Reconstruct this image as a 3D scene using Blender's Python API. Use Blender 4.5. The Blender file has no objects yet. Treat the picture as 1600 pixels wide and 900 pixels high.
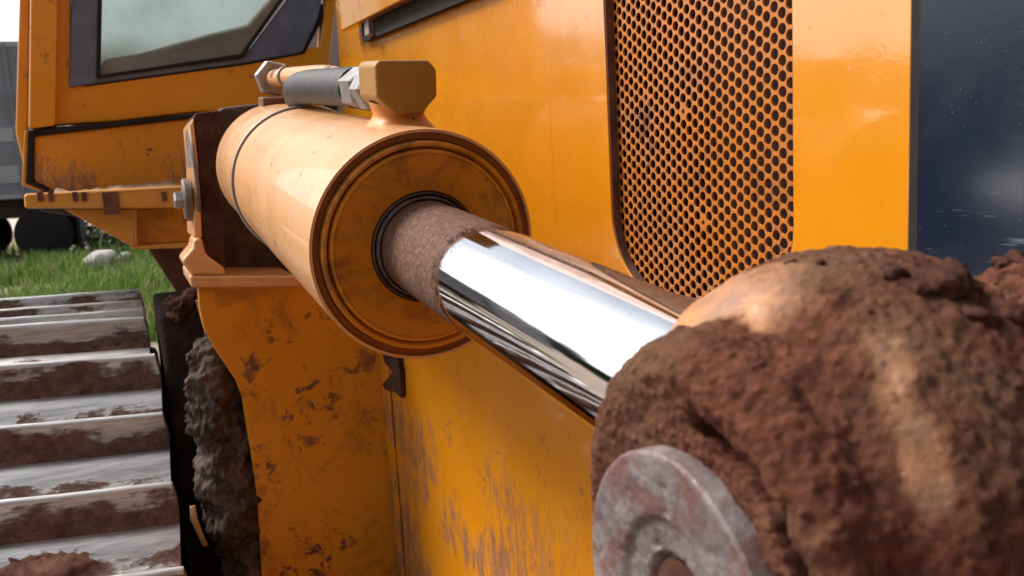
import bpy, bmesh, math, random
import numpy as np
from mathutils import Vector, Matrix, noise

random.seed(7); np.random.seed(7)
S = bpy.context.scene
COL = S.collection
R_ = math.radians

# ------------------------------------------------------------------ camera
CAM = Vector((0.0, 0.0, 1.75))
FPX, CX, CY = 1350.0, 800.0, 450.0
_bx = Vector((195.0 - CX, 278.2486 - CY, FPX)).normalized()     # machine's long axis (rearward) in the lens
_dn = Vector((1300.0 - CX, 9300.0 - CY, FPX)).normalized()      # straight down in the lens
AX, AZ = -_bx, -_dn
AY = AZ.cross(AX)
def lens_to_world(v): return Vector((AX.dot(v), AY.dot(v), AZ.dot(v)))
RIGHT, DOWN, FWD = (lens_to_world(Vector(v)) for v in ((1, 0, 0), (0, 1, 0), (0, 0, 1)))
cam = bpy.data.cameras.new('camera')
cam.sensor_width = 36.0
cam.lens = FPX / 1600.0 * 36.0
cam.clip_start, cam.clip_end = 0.02, 2000.0
cam.dof.use_dof = True
cam.dof.focus_distance = 0.86
cam.dof.aperture_fstop = 13.5
camo = bpy.data.objects.new('camera', cam); COL.objects.link(camo)
m = Matrix((RIGHT, -DOWN, -FWD)).transposed().to_4x4(); m.translation = CAM
camo.matrix_world = m
S.camera = camo

# ------------------------------------------------------------------ light
SUN_DIR = Vector((-0.46, -0.52, 0.72)).normalized()              # towards the sun
sun = bpy.data.lights.new('sun', 'SUN'); sun.energy = 3.4; sun.angle = R_(20); sun.color = (1.0, 0.95, 0.88)
suno = bpy.data.objects.new('sun', sun); COL.objects.link(suno)
suno.rotation_euler = SUN_DIR.to_track_quat('Z', 'Y').to_euler(); suno.location = (-3, -8, 12)
W = bpy.data.worlds.new('World'); S.world = W; W.use_nodes = True
nt = W.node_tree; nt.nodes.clear()
def wn(t, **k):
    n = nt.nodes.new(t)
    for a, b in k.items(): setattr(n, a, b)
    return n
out = wn('ShaderNodeOutputWorld'); bg = wn('ShaderNodeBackground'); bg.inputs['Strength'].default_value = 0.076
sky = wn('ShaderNodeTexSky', sky_type='NISHITA', sun_disc=False)
sky.sun_elevation = math.asin(SUN_DIR.z); sky.sun_rotation = math.atan2(SUN_DIR.x, SUN_DIR.y)
sky.dust_density = 3.0; sky.air_density = 1.0
hsv = wn('ShaderNodeHueSaturation'); hsv.inputs['Saturation'].default_value = 0.30
tc = wn('ShaderNodeTexCoord'); mp = wn('ShaderNodeMapping'); mp.inputs['Scale'].default_value = (1.6, 1.6, 3.6)
nz = wn('ShaderNodeTexNoise'); nz.inputs['Scale'].default_value = 1.7; nz.inputs['Detail'].default_value = 7.0; nz.inputs['Roughness'].default_value = 0.55
rp = wn('ShaderNodeValToRGB')
rp.color_ramp.elements[0].position = 0.36; rp.color_ramp.elements[0].color = (1.45, 1.50, 1.56, 1)
rp.color_ramp.elements[1].position = 0.62; rp.color_ramp.elements[1].color = (2.3, 2.3, 2.28, 1)
mx = wn('ShaderNodeMix', data_type='RGBA', blend_type='MULTIPLY'); mx.inputs[0].default_value = 1.0
L = nt.links.new
L(sky.outputs[0], hsv.inputs['Color']); L(tc.outputs['Generated'], mp.inputs[0]); L(mp.outputs[0], nz.inputs['Vector'])
L(nz.outputs['Fac'], rp.inputs[0]); L(hsv.outputs[0], mx.inputs[6]); L(rp.outputs[0], mx.inputs[7])
L(mx.outputs[2], bg.inputs['Color']); L(bg.outputs[0], out.inputs['Surface'])
S.view_settings.view_transform = 'Standard'; S.view_settings.look = 'None'
S.view_settings.exposure = 0.56; S.view_settings.gamma = 1.0
S.render.engine = 'CYCLES'
S.cycles.max_bounces = 8

GROUND = 0.30

# ------------------------------------------------------------------ helpers
def ray(px, py):
    return (RIGHT * (px - CX) + DOWN * (py - CY) + FWD * FPX).normalized()
def on_x(px, py, x):
    v = ray(px, py); return CAM + v * ((x - CAM.x) / v.x)
def on_y(px, py, y):
    v = ray(px, py); return CAM + v * ((y - CAM.y) / v.y)
def on_z(px, py, z):
    v = ray(px, py); return CAM + v * ((z - CAM.z) / v.z)

def tag(o, label=None, cat=None, group=None, kind=None):
    for k, v in (('label', label), ('category', cat), ('group', group), ('kind', kind)):
        if v: o[k] = v
    return o
def put_parent(o, parent):
    if parent is not None:
        o.parent = parent
        o.matrix_parent_inverse = parent_world(parent).inverted()
def parent_world(p):
    mw = Matrix.LocRotScale(p.location, p.rotation_euler, p.scale)
    if p.parent: mw = parent_world(p.parent) @ p.matrix_parent_inverse @ mw
    return mw
def link_mesh(name, me, mat=None, parent=None, smooth=None):
    o = bpy.data.objects.new(name, me); COL.objects.link(o)
    if mat is not None and not me.materials: me.materials.append(mat)
    if smooth is not None:
        me.shade_smooth() if smooth >= 180 else me.set_sharp_from_angle(angle=R_(smooth))
    put_parent(o, parent)
    return o
def from_bm(name, bm, mat=None, parent=None, smooth=35, recenter=True):
    bmesh.ops.recalc_face_normals(bm, faces=bm.faces)
    c = Vector()
    if recenter and bm.verts:
        lo = Vector([min(v.co[i] for v in bm.verts) for i in range(3)]); hi = Vector([max(v.co[i] for v in bm.verts) for i in range(3)])
        c = (lo + hi) / 2
        bmesh.ops.translate(bm, verts=bm.verts, vec=-c)
    for f in bm.faces: f.smooth = True
    me = bpy.data.meshes.new(name); bm.to_mesh(me); bm.free()
    if smooth < 180: me.set_sharp_from_angle(angle=R_(smooth))
    o = bpy.data.objects.new(name, me); COL.objects.link(o); o.location = c
    if mat is not None: me.materials.append(mat)
    put_parent(o, parent)
    return o
def from_np(name, v, f, mat=None, parent=None, smooth=None, attr=None):
    me = bpy.data.meshes.new(name)
    me.from_pydata([tuple(p) for p in v], [], [tuple(q) for q in f]); me.update()
    if attr is not None:
        for an, av in attr.items():
            a = me.attributes.new(an, 'FLOAT', 'POINT'); a.data.foreach_set('value', np.asarray(av, dtype=np.float32))
    if mat is not None: me.materials.append(mat)
    if smooth: 
        me.polygons.foreach_set('use_smooth', [True] * len(me.polygons))
        if smooth < 180: me.set_sharp_from_angle(angle=R_(smooth))
    o = bpy.data.objects.new(name, me); COL.objects.link(o); put_parent(o, parent)
    return o
def bevel(o, w=0.002, seg=2, angle=35):
    b = o.modifiers.new('bevel', 'BEVEL'); b.width = w; b.segments = seg; b.limit_method = 'ANGLE'; b.angle_limit = R_(angle); b.harden_normals = True
    return o
def add_box(bm, lo, hi, mat=None):
    vs = [bm.verts.new((x, y, z)) for x in (lo[0], hi[0]) for y in (lo[1], hi[1]) for z in (lo[2], hi[2])]
    for q in ((0, 1, 3, 2), (4, 6, 7, 5), (0, 4, 5, 1), (2, 3, 7, 6), (0, 2, 6, 4), (1, 5, 7, 3)):
        bm.faces.new([vs[i] for i in q])
    if mat is not None: bmesh.ops.transform(bm, matrix=mat, verts=vs)
    return vs
def add_prism(bm, pts, ext):
    """closed prism: outline pts (3-D, flat) pushed along ext"""
    a = [bm.verts.new(p) for p in pts]; b = [bm.verts.new(Vector(p) + Vector(ext)) for p in pts]
    n = len(a)
    bm.faces.new(a); bm.faces.new(b[::-1])
    for i in range(n): bm.faces.new((a[i], b[i], b[(i + 1) % n], a[(i + 1) % n]))
def prism(name, pts, ext, mat, parent, bev=0.003, smooth=35):
    bm = bmesh.new(); add_prism(bm, pts, ext)
    o = from_bm(name, bm, mat, parent, smooth)
    if bev: bevel(o, bev)
    return o
def frame_of(axis, up=(0, 0, 1)):
    a = Vector(axis).normalized(); u = Vector(up).cross(a).normalized(); w = a.cross(u)
    return a, u, w
def add_lathe(bm, prof, org, axis, n=48, up=(0, 0, 1), closed=False):
    """prof: (along, radius); radius 0 closes the end"""
    a, u, w = frame_of(axis, up); org = Vector(org); rings = []
    for s, r in prof:
        c = org + a * s
        if r <= 1e-6: rings.append([bm.verts.new(c)])
        else: rings.append([bm.verts.new(c + (u * math.cos(2 * math.pi * k / n) + w * math.sin(2 * math.pi * k / n)) * r) for k in range(n)])
    if closed: rings.append(rings[0])
    for A, B in zip(rings, rings[1:]):
        for k in range(n):
            k2 = (k + 1) % n
            if len(A) == 1 and len(B) == 1: continue
            if len(A) == 1: bm.faces.new((A[0], B[k], B[k2]))
            elif len(B) == 1: bm.faces.new((A[k], B[0], A[k2]))
            else: bm.faces.new((A[k], B[k], B[k2], A[k2]))
def lathe(name, prof, org, axis, mat, parent, n=48, smooth=35, closed=False):
    bm = bmesh.new(); add_lathe(bm, prof, org, axis, n, closed=closed)
    return from_bm(name, bm, mat, parent, smooth)
def add_tube(bm, pts, r, n=12, caps=True):
    pts = [Vector(p) for p in pts]; rings = []; up = Vector((0, 0, 1))
    for i, p in enumerate(pts):
        d = (pts[min(i + 1, len(pts) - 1)] - pts[max(i - 1, 0)]).normalized()
        u = up.cross(d)
        if u.length < 1e-4: u = Vector((1, 0, 0)).cross(d)
        u.normalize(); w = d.cross(u); rr = r[i] if isinstance(r, (list, tuple)) else r
        rings.append([bm.verts.new(p + (u * math.cos(2 * math.pi * k / n) + w * math.sin(2 * math.pi * k / n)) * rr) for k in range(n)])
    for A, B in zip(rings, rings[1:]):
        for k in range(n): bm.faces.new((A[k], B[k], B[(k + 1) % n], A[(k + 1) % n]))
    if caps: bm.faces.new(rings[0][::-1]); bm.faces.new(rings[-1])
def smooth_path(pts, n=6):
    P = [Vector(p) for p in pts]; P = [P[0]] + P + [P[-1]]; o = []
    for i in range(1, len(P) - 2):
        a, b, c, d = P[i - 1:i + 3]
        for k in range(n):
            t = k / n
            o.append(0.5 * ((2 * b) + (c - a) * t + (2 * a - 5 * b + 4 * c - d) * t * t + (3 * b - a - 3 * c + d) * t ** 3))
    return o + [P[-2]]
def fbm(p, sc, oc=4, off=0.0):
    v = Vector((p[0] * sc + off, p[1] * sc - off, p[2] * sc + 2 * off)); s = 0; a = 1.0; t = 0
    for _ in range(oc):
        s += a * noise.noise(v); t += a; a *= 0.55; v = v * 2.03
    return s / t
def sstep(a, b, x):
    t = min(1, max(0, (x - a) / (b - a))); return t * t * (3 - 2 * t)

# ------------------------------------------------------------------ materials
class Mat:
    def __init__(s, name):
        s.m = bpy.data.materials.new(name); s.m.use_nodes = True; s.t = s.m.node_tree; s.t.nodes.clear()
        s.out = s.n('ShaderNodeOutputMaterial'); s.p = s.n('ShaderNodeBsdfPrincipled'); s.l(s.p.outputs[0], s.out.inputs[0])
        s.co = s.n('ShaderNodeNewGeometry').outputs['Position']
    def n(s, t, **k):
        n = s.t.nodes.new(t)
        for a, b in k.items(): setattr(n, a, b)
        return n
    def l(s, a, b): s.t.links.new(a, b)
    def set(s, **k):
        for a, b in k.items():
            i = s.p.inputs[a.replace('_', ' ')]
            if hasattr(b, 'is_output'): s.l(b, i)
            else: i.default_value = b
        return s
    def vec(s, scale=(1, 1, 1), rot=(0, 0, 0), src=None):
        m = s.n('ShaderNodeMapping'); m.inputs['Scale'].default_value = scale; m.inputs['Rotation'].default_value = rot
        s.l(src or s.co, m.inputs[0]); return m.outputs[0]
    def noise(s, scale, detail=5, rough=0.6, vec=None, dist=0.0):
        n = s.n('ShaderNodeTexNoise'); n.inputs['Scale'].default_value = scale; n.inputs['Detail'].default_value = detail
        n.inputs['Roughness'].default_value = rough; n.inputs['Distortion'].default_value = dist
        s.l(vec or s.co, n.inputs['Vector']); return n.outputs['Fac']
    def voro(s, scale, vec=None, feat='F1', out='Distance'):
        n = s.n('ShaderNodeTexVoronoi', feature=feat); n.inputs['Scale'].default_value = scale; s.l(vec or s.co, n.inputs['Vector']); return n.outputs[out]
    def ramp(s, fac, a, b, ca=0.0, cb=1.0):
        n = s.n('ShaderNodeMapRange', interpolation_type='SMOOTHSTEP')
        for i, v in zip(('From Min', 'From Max', 'To Min', 'To Max'), (a, b, ca, cb)): n.inputs[i].default_value = v
        s.l(fac, n.inputs[0]); return n.outputs[0]
    def math(s, op, a, b=0.0):
        n = s.n('ShaderNodeMath', operation=op)
        for i, v in enumerate((a, b)):
            if hasattr(v, 'is_output'): s.l(v, n.inputs[i])
            else: n.inputs[i].default_value = v
        return n.outputs[0]
    def mix(s, f, a, b):
        n = s.n('ShaderNodeMix', data_type='RGBA')
        for i, v in ((0, f), (6, a), (7, b)):
            if hasattr(v, 'is_output'): s.l(v, n.inputs[i])
            else: n.inputs[i].default_value = (*v, 1) if isinstance(v, tuple) and len(v) == 3 else v
        return n.outputs[2]
    def mixf(s, f, a, b):
        n = s.n('ShaderNodeMix')
        for i, v in ((0, f), (2, a), (3, b)):
            if hasattr(v, 'is_output'): s.l(v, n.inputs[i])
            else: n.inputs[i].default_value = v
        return n.outputs[0]
    def sep(s, src=None):
        n = s.n('ShaderNodeSeparateXYZ'); s.l(src or s.co, n.inputs[0]); return n.outputs
    def attr(s, name):
        return s.n('ShaderNodeAttribute', attribute_name=name).outputs['Fac']
    def bump(s, h, strength=0.3, dist=0.002, prev=None):
        n = s.n('ShaderNodeBump'); n.inputs['Strength'].default_value = strength; n.inputs['Distance'].default_value = dist
        s.l(h, n.inputs['Height'])
        if prev is not None: s.l(prev, n.inputs['Normal'])
        s.last = n.outputs[0]; return n.outputs[0]

DUST = (0.30, 0.175, 0.115); MUD = (0.10, 0.042, 0.026); MUD2 = (0.165, 0.078, 0.05); RUST = (0.085, 0.022, 0.010)
def paint(name, base=(0.60, 0.215, 0.002), dust=0.25, spots=0.3, streak=0.0, rough=0.3, coat=0.3, dull=0.0, wob=0.0, zlo=1.27, zhi=1.46, blot=0.0, chipt=0.585, bsc=11.0, bth=0.50):
    M = Mat(name)
    tone = M.noise(3.0, 4)
    c = M.mix(M.ramp(tone, 0.3, 0.7), tuple(v * 0.90 for v in base), tuple(min(1, v * 1.07) for v in base))
    if dull: c = M.mix(dull, c, (0.64, 0.39, 0.22))
    dn = M.math('MULTIPLY', M.ramp(M.noise(6.0, 8, 0.65), 0.42, 0.75), dust)
    dn2 = M.math('MULTIPLY', M.ramp(M.noise(160.0, 3, 0.7), 0.35, 0.9), dust * 0.5)
    dall = M.math('MINIMUM', M.math('ADD', dn, dn2), 1.0)
    c = M.mix(dall, c, DUST)
    if blot: c = M.mix(M.math('MULTIPLY', M.ramp(M.noise(bsc, 7, 0.72, dist=0.6), bth, bth + 0.16), blot), c, (0.12, 0.042, 0.018))
    # small rusty chips and mud specks
    chip = M.math('MULTIPLY', M.ramp(M.noise(26.0, 7, 0.72, dist=0.4), chipt, chipt + 0.06), M.ramp(M.noise(5.0, 3), 0.36, 0.60))
    sp = M.math('MULTIPLY', chip, min(1.0, spots * 1.6))
    fine = M.math('MULTIPLY', M.ramp(M.voro(70.0, M.vec((1, 1, 0.8))), 0.16, 0.09), M.ramp(M.noise(9.0, 3), 0.52 - 0.1 * spots, 0.66))
    sp = M.math('MAXIMUM', sp, M.math('MULTIPLY', fine, spots))
    if streak:
        z = M.sep()[2]
        sv = M.noise(110.0, 6, 0.8, M.vec((2.6, 2.6, 0.42)))
        sv3 = M.noise(30.0, 6, 0.75, M.vec((2.2, 2.2, 0.36)))
        sv2 = M.noise(6.0, 4, 0.6)
        reg = M.math('MULTIPLY', M.ramp(z, zhi, zlo), M.ramp(sv2, 0.30, 0.55))
        st = M.math('ADD', M.math('MULTIPLY', sv, 0.55), M.math('MULTIPLY', sv3, 0.45))
        st = M.ramp(M.math('ADD', st, M.math('MULTIPLY', reg, 0.195)), 0.635, 0.73)
        sp = M.math('MAXIMUM', sp, M.math('MULTIPLY', st, 0.0))
    c = M.mix(sp, c, M.mix(M.noise(60, 3), RUST, (0.16, 0.06, 0.035)))
    if streak:
        fade = M.ramp(M.sep()[0], -0.62, -1.10) if zlo < 1.5 else 1.0
        st = M.math('MULTIPLY', st, fade)
        c = M.mix(M.math('MULTIPLY', st, streak), c, M.mix(M.noise(70, 4), (0.15, 0.058, 0.036), (0.29, 0.15, 0.10)))
    M.set(Base_Color=c, Roughness=M.mixf(M.math('MAXIMUM', sp, dall), M.mixf(M.ramp(M.noise(14, 4), 0.3, 0.7), rough * 0.85, rough * 1.2), 0.8),
          Coat_Weight=M.mixf(M.math('MAXIMUM', sp, dall), coat, 0.0), Coat_Roughness=0.05, Coat_IOR=1.75 if wob else 1.5)
    nrm = M.bump(M.noise(220.0, 3), 0.12, 0.0004)
    if wob: nrm = M.bump(M.noise(3.2, 2, 0.4), 1.0, wob, nrm)
    nrm = M.bump(sp, 0.35, 0.0008, nrm)
    M.set(Normal=nrm)
    if wob: M.set(Coat_Normal=nrm)
    return M.m
def plain(name, col, rough=0.6, metal=0.0, var=0.25, sc=20.0, dust=0.0, bump=0.2, bsc=90.0, bdist=0.001):
    M = Mat(name)
    c = M.mix(M.ramp(M.noise(sc, 6, 0.65), 0.3, 0.72), tuple(v * (1 - var) for v in col), tuple(min(1, v * (1 + var)) for v in col))
    if dust:
        d = M.math('MULTIPLY', M.ramp(M.noise(sc * 1.7, 7, 0.7), 0.38, 0.68), dust); c = M.mix(d, c, DUST)
        M.set(Metallic=M.mixf(d, metal, 0.0), Roughness=M.mixf(d, rough, 0.9))
    else: M.set(Metallic=metal, Roughness=rough)
    M.set(Base_Color=c, Normal=M.bump(M.noise(bsc, 5, 0.65), bump, bdist))
    return M.m
def soil(name, a=MUD, b=MUD2, sc=45.0, bump=0.8, bdist=0.003):
    M = Mat(name)
    n1 = M.noise(sc, 8, 0.7); n2 = M.noise(sc * 0.22, 4)
    c = M.mix(M.ramp(n1, 0.32, 0.7), a, b)
    c = M.mix(M.math('MULTIPLY', M.ramp(n2, 0.45, 0.7), 0.55), c, tuple(v * 1.35 for v in b))
    M.set(Base_Color=c, Roughness=0.95, Specular_IOR_Level=0.15)
    h = M.math('ADD', n1, M.math('MULTIPLY', M.noise(sc * 4, 5, 0.7), 0.5))
    M.set(Normal=M.bump(h, bump, bdist))
    return M.m

M_HOOD = paint('orange hood paint', base=(0.62, 0.222, 0.002), dust=0.05, spots=0.16, rough=0.26, coat=1.0, wob=0.0028)
M_LOWER = paint('streaked orange paint', base=(0.58, 0.205, 0.002), dust=0.05, spots=0.40, streak=0.95, rough=0.34, coat=0.25)
M_PLATE = paint('speckled orange paint', base=(0.58, 0.215, 0.002), dust=0.08, spots=1.0, blot=0.45, chipt=0.545, rough=0.42, coat=0.1)
M_CAB = paint('orange cab paint', base=(0.68, 0.255, 0.004), dust=0.18, spots=0.35, rough=0.35, coat=0.3)
M_BARREL = paint('dusty orange cylinder paint', base=(0.64, 0.25, 0.03), dust=0.50, spots=0.85, rough=0.34, coat=0.5, dull=0.50, blot=0.22, bsc=8.0, bth=0.54)
M_GLAND = paint('grimy orange gland paint', base=(0.58, 0.21, 0.005), dust=0.18, spots=0.7, blot=0.60, bsc=17.0, bth=0.47, rough=0.40, coat=0.15)
M_BLOCK = paint('dull ochre paint', base=(0.28, 0.13, 0.006), dust=0.24, spots=0.5, blot=0.2, rough=0.5, coat=0.05)
M_GRILLE = paint('dusty grille paint', base=(0.44, 0.135, 0.005), dust=0.34, spots=0.8, blot=0.45, bsc=14.0, rough=0.45, coat=0.1)
M_BASE = paint('rust stained cab paint', base=(0.66, 0.245, 0.004), dust=0.18, spots=0.7, streak=0.9, rough=0.4, coat=0.15, zlo=1.745, zhi=1.93)
M_RIM = paint('brown rim paint', base=(0.25, 0.075, 0.010), dust=0.2, spots=0.8, rough=0.55, coat=0.0, blot=0.5)  # rim ring, darker brown than the barrel
M_BOARD = paint('bright orange step paint', base=(0.62, 0.27, 0.035), dust=0.25, spots=0.25, rough=0.4, coat=0.1)
M_BLACK = plain('black rubber', (0.012, 0.012, 0.014), 0.5, var=0.3)
M_MATTE = plain('matt brown black rubber and shade', (0.010, 0.006, 0.005), 0.95, var=0.4)  # rubber black, also used where shade is painted in
M_WFRAME = plain('dull navy frame', (0.10, 0.115, 0.17), 0.6, var=0.25, sc=9)
M_DARK = plain('dark oily steel', (0.022, 0.014, 0.012), 0.7, var=0.5, dust=0.15)
M_BAY = plain('dark red bounce tint', (0.030, 0.006, 0.004), 0.9, var=0.4)  # red brown stands for light bounced inside the engine bay
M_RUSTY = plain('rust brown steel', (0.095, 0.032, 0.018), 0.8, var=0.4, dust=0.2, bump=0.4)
M_STEEL = plain('worn grey steel', (0.34, 0.32, 0.31), 0.45, 0.75, var=0.3, dust=0.25, sc=40)
M_OLD = plain('old brown steel', (0.13, 0.105, 0.09), 0.6, 0.4, var=0.4, dust=0.3)
M_ZINC = plain('zinc plated steel', (0.22, 0.21, 0.205), 0.5, 0.6, var=0.15, sc=60, dust=0.12)
M_WIRE = plain('grey wire', (0.32, 0.31, 0.30), 0.5, 0.6)
M_MUD = soil('red brown mud'); M_CHEEK = soil('grimy brown plate', (0.028, 0.012, 0.009), (0.085, 0.036, 0.024), 26.0, 0.5, 0.003)
M_GAP_SHADE = soil('black gap shade', (0.006, 0.003, 0.003), (0.030, 0.012, 0.009), 18.0, 1.0, 0.012)  # near-black colour painting the shade beside the track
M_GREYMUD = soil('dried grey mud', (0.018, 0.011, 0.009), (0.105, 0.075, 0.064), 60.0)  # grey mud, its colour lowered to carry the shade of the gap
M_CLOD = soil('dark damp clods', (0.035, 0.014, 0.010), (0.085, 0.035, 0.022), 60.0)

# ================================================================== the bulldozer
bulldozer = bpy.data.objects.new('bulldozer', None); COL.objects.link(bulldozer)
bulldozer.location = (-1.6, 0.6, GROUND); bulldozer.empty_display_size = 0.5
tag(bulldozer, 'muddy orange bulldozer with a chrome hydraulic lift ram along its hood', 'bulldozer')

# ---- hood side: one sheet with a rounded opening for the grille
HY = 0.50                                                # hood side plane
def rounded(x0, x1, z0, z1, r, n=8):
    o = []
    for cx_, cz_, a0 in ((x1 - r, z0 + r, -90), (x1 - r, z1 - r, 0), (x0 + r, z1 - r, 90), (x0 + r, z0 + r, 180)):
        for k in range(n + 1):
            a = R_(a0 + 90 * k / n); o.append((cx_ + r * math.cos(a), cz_ + r * math.sin(a)))
    return o
gx0 = on_y(947, 120, HY).x; gx1 = on_y(1238, 180, HY).x
gz0 = on_y(1110, 478, HY).z
HX0, HX1 = -2.13, on_y(1422, 200, HY).x
HZ0, HZ1 = 1.50, 2.45
def sheet_with_hole(name, outer, inner, y, thick, mat, parent, bev):
    bm = bmesh.new()
    for loop in (outer, inner):
        vs = [bm.verts.new((x, y, z)) for x, z in loop]
        for i in range(len(vs)): bm.edges.new((vs[i], vs[(i + 1) % len(vs)]))
    bmesh.ops.triangle_fill(bm, use_beauty=True, edges=bm.edges[:])
    r = bmesh.ops.extrude_face_region(bm, geom=bm.faces[:])
    bmesh.ops.translate(bm, verts=[g for g in r['geom'] if isinstance(g, bmesh.types.BMVert)], vec=(0, thick, 0))
    o = from_bm(name, bm, mat, parent, 30)
    if bev: bevel(o, bev, 3, 50)
    return o
seam = on_y(858, 150, HY).x
hood = sheet_with_hole('engine_hood', [(seam, HZ0), (HX1, HZ0), (HX1, HZ1), (seam, HZ1)], rounded(gx0, gx1, gz0, 2.30, 0.085, 10), HY, 0.011, M_HOOD, bulldozer, 0.0016)
lean = on_y(528, 0, HY).x - on_y(514, 105, HY).x
bm = bmesh.new()
add_prism(bm, [Vector((x, HY + 0.0008, z)) for x, z in ((HX0 - .02, HZ0), (seam - 0.0008, HZ0), (seam - 0.0008, HZ1), (HX0 + 0.06, HZ1))], (0, 0.011, 0))
hp = bevel(from_bm('hood_panel', bm, M_HOOD, hood, 30), 0.0012, 2)
bm = bmesh.new(); add_box(bm, (HX0 + 0.03, HY + 0.012, HZ1 - 0.03), (HX1, HY + 1.0, HZ1))
bevel(from_bm('hood_top', bm, M_HOOD, hood), 0.02, 3)
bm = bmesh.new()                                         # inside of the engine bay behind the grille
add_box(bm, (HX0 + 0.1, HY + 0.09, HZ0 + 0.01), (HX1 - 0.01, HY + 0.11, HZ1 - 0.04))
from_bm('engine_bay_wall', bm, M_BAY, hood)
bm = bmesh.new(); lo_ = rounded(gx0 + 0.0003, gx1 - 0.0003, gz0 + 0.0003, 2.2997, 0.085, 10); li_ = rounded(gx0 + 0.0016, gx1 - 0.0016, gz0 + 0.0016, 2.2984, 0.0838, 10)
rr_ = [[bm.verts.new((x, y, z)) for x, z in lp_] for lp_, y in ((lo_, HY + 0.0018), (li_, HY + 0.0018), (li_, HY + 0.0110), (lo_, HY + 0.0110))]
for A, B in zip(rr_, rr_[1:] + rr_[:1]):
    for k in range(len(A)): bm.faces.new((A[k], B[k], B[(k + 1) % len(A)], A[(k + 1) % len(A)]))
from_bm('opening_dirt_ring', bm, M_RUSTY, hood)  # ring added for the dirt-darkened edge of the opening
# upper side flap of the hood, standing off the sheet
a = on_y(533, 49, HY - 0.035); b = on_y(640, -6, HY - 0.035); sl = (b.z - a.z) / (b.x - a.x)
fx1 = -0.95
prism('hood_flap', [a, Vector((fx1, a.y, a.z + sl * (fx1 - a.x))), Vector((fx1, a.y, HZ1)), Vector((a.x + 0.02, a.y, HZ1))], (0, 0.022, 0), M_HOOD, hood, 0.003)
bm = bmesh.new()
add_prism(bm, [a + Vector((0.09, 0.022, -0.035)), Vector((fx1, a.y + 0.022, a.z + sl * (fx1 - a.x) - 0.035)), Vector((fx1, a.y + 0.022, a.z + sl * (fx1 - a.x) + 0.02)), a + Vector((0.09, 0.022, 0.02))], (0, 0.012, 0))
from_bm('flap_gap_shade', bm, M_MATTE, hood)  # black strip that paints the shadow gap under the flap
bm = bmesh.new(); add_box(bm, (-0.016, -0.008, -0.030), (0.016, 0.008, 0.012), Matrix.Translation(a + Vector((0.17, 0.018, -0.004))))
bevel(from_bm('flap_hinge', bm, M_STEEL, hood), 0.002)

# perforated side grille: every hole is cut, staggered rows
def grille_mesh(x0, x1, z0, z1, y, px=0.0095, pz=0.0128, r=0.00475, depth=0.0022, seg=12):
    V, F = [], []; rg = random.Random(11); r00 = r
    nc = int((x1 - x0) / px) + 1
    hx = [(px - (px * px - pz * pz / 4 ) / (2 * px) * 0 , 0)]
    # cell = hexagon between the lattice neighbours
    e = (px * px + (pz / 2) ** 2) / (2 * px)             # corner offset along x
    corners = [(e, 0.0)]
    q = px - e
    corners = [(e, 0), (q, pz / 2), (-q, pz / 2), (-e, 0), (-q, -pz / 2), (q, -pz / 2)]
    ang = [2 * math.pi * k / seg for k in range(seg)]
    def hexpt(t):
        d = (math.cos(t), math.sin(t)); best = 1e9
        for i in range(6):
            ax, az = corners[i]; bx, bz = corners[(i + 1) % 6]
            ex, ez = bx - ax, bz - az; den = d[0] * ez - d[1] * ex
            if abs(den) < 1e-12: continue
            s = (ax * ez - az * ex) / den; u = (ax * d[1] - az * d[0]) / den
            if s > 0 and -1e-6 <= u <= 1 + 1e-6: best = min(best, s)
        return d[0] * best, d[1] * best
    hexang = sorted(set([round(math.atan2(c[1], c[0]) % (2 * math.pi), 6) for c in corners] + [round(t, 6) for t in ang]))
    hp_ = [hexpt(t) for t in hexang]; n = len(hexang)
    for c in range(nc):
        x = x0 + c * px
        nr = int((z1 - z0) / pz) + 1
        for k in range(nr):
            z = z0 + k * pz + (pz / 2 if c % 2 else 0)
            o = len(V); r = r00 * (0.28 + 0.5 * rg.random() if rg.random() < 0.010 else rg.uniform(0.97, 1.0))
            V += [(x + a_, y, z + b_) for a_, b_ in hp_]
            V += [(x + 1.07 * r * math.cos(t), y, z + 1.07 * r * math.sin(t)) for t in hexang]
            V += [(x + r * math.cos(t), y + 0.0005, z + r * math.sin(t)) for t in hexang]
            V += [(x + r * math.cos(t), y + depth, z + r * math.sin(t)) for t in hexang]
            for j in range(n):
                j2 = (j + 1) % n
                for lv in range(3):
                    F.append((o + lv * n + j, o + lv * n + j2, o + (lv + 1) * n + j2, o + (lv + 1) * n + j))
    return V, F
V, F = grille_mesh(gx0 - 0.005, gx1 + 0.012, gz0 - 0.005, 2.30, HY + 0.0112)
from_np('side_grille', V, F, M_GRILLE, hood)

# ---- dark glossy guard panel ahead of the hood
M = Mat('scratched navy gloss')
dustv = M.ramp(M.noise(7.0, 8, 0.7, M.vec((1, 1, 1))), 0.45, 0.8)
speck = M.math('MULTIPLY', M.ramp(M.voro(260.0), 0.16, 0.08), M.ramp(M.noise(22.0, 3), 0.52, 0.60))
scr = M.math('MULTIPLY', M.ramp(M.noise(60, 4, 0.7, M.vec((0.35, 1, 3.2), (0, 0.5, 0))), 0.60, 0.72), M.ramp(M.noise(9, 2), 0.45, 0.62))
mk = M.math('MINIMUM', M.math('ADD', M.math('MULTIPLY', dustv, 0.10), M.math('ADD', M.math('MULTIPLY', speck, 0.35), M.math('MULTIPLY', scr, 0.55))), 1.0)
M.set(Base_Color=M.mix(mk, (0.006, 0.011, 0.024), (0.17, 0.18, 0.20)), Specular_IOR_Level=0.35, Roughness=M.mixf(mk, 0.20, 0.6), Coat_Weight=0.0, Normal=M.bump(M.noise(150, 3), 0.1, 0.0005))
M_NAVY = M.m
px0 = on_y(1440, 200, HY).x
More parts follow.
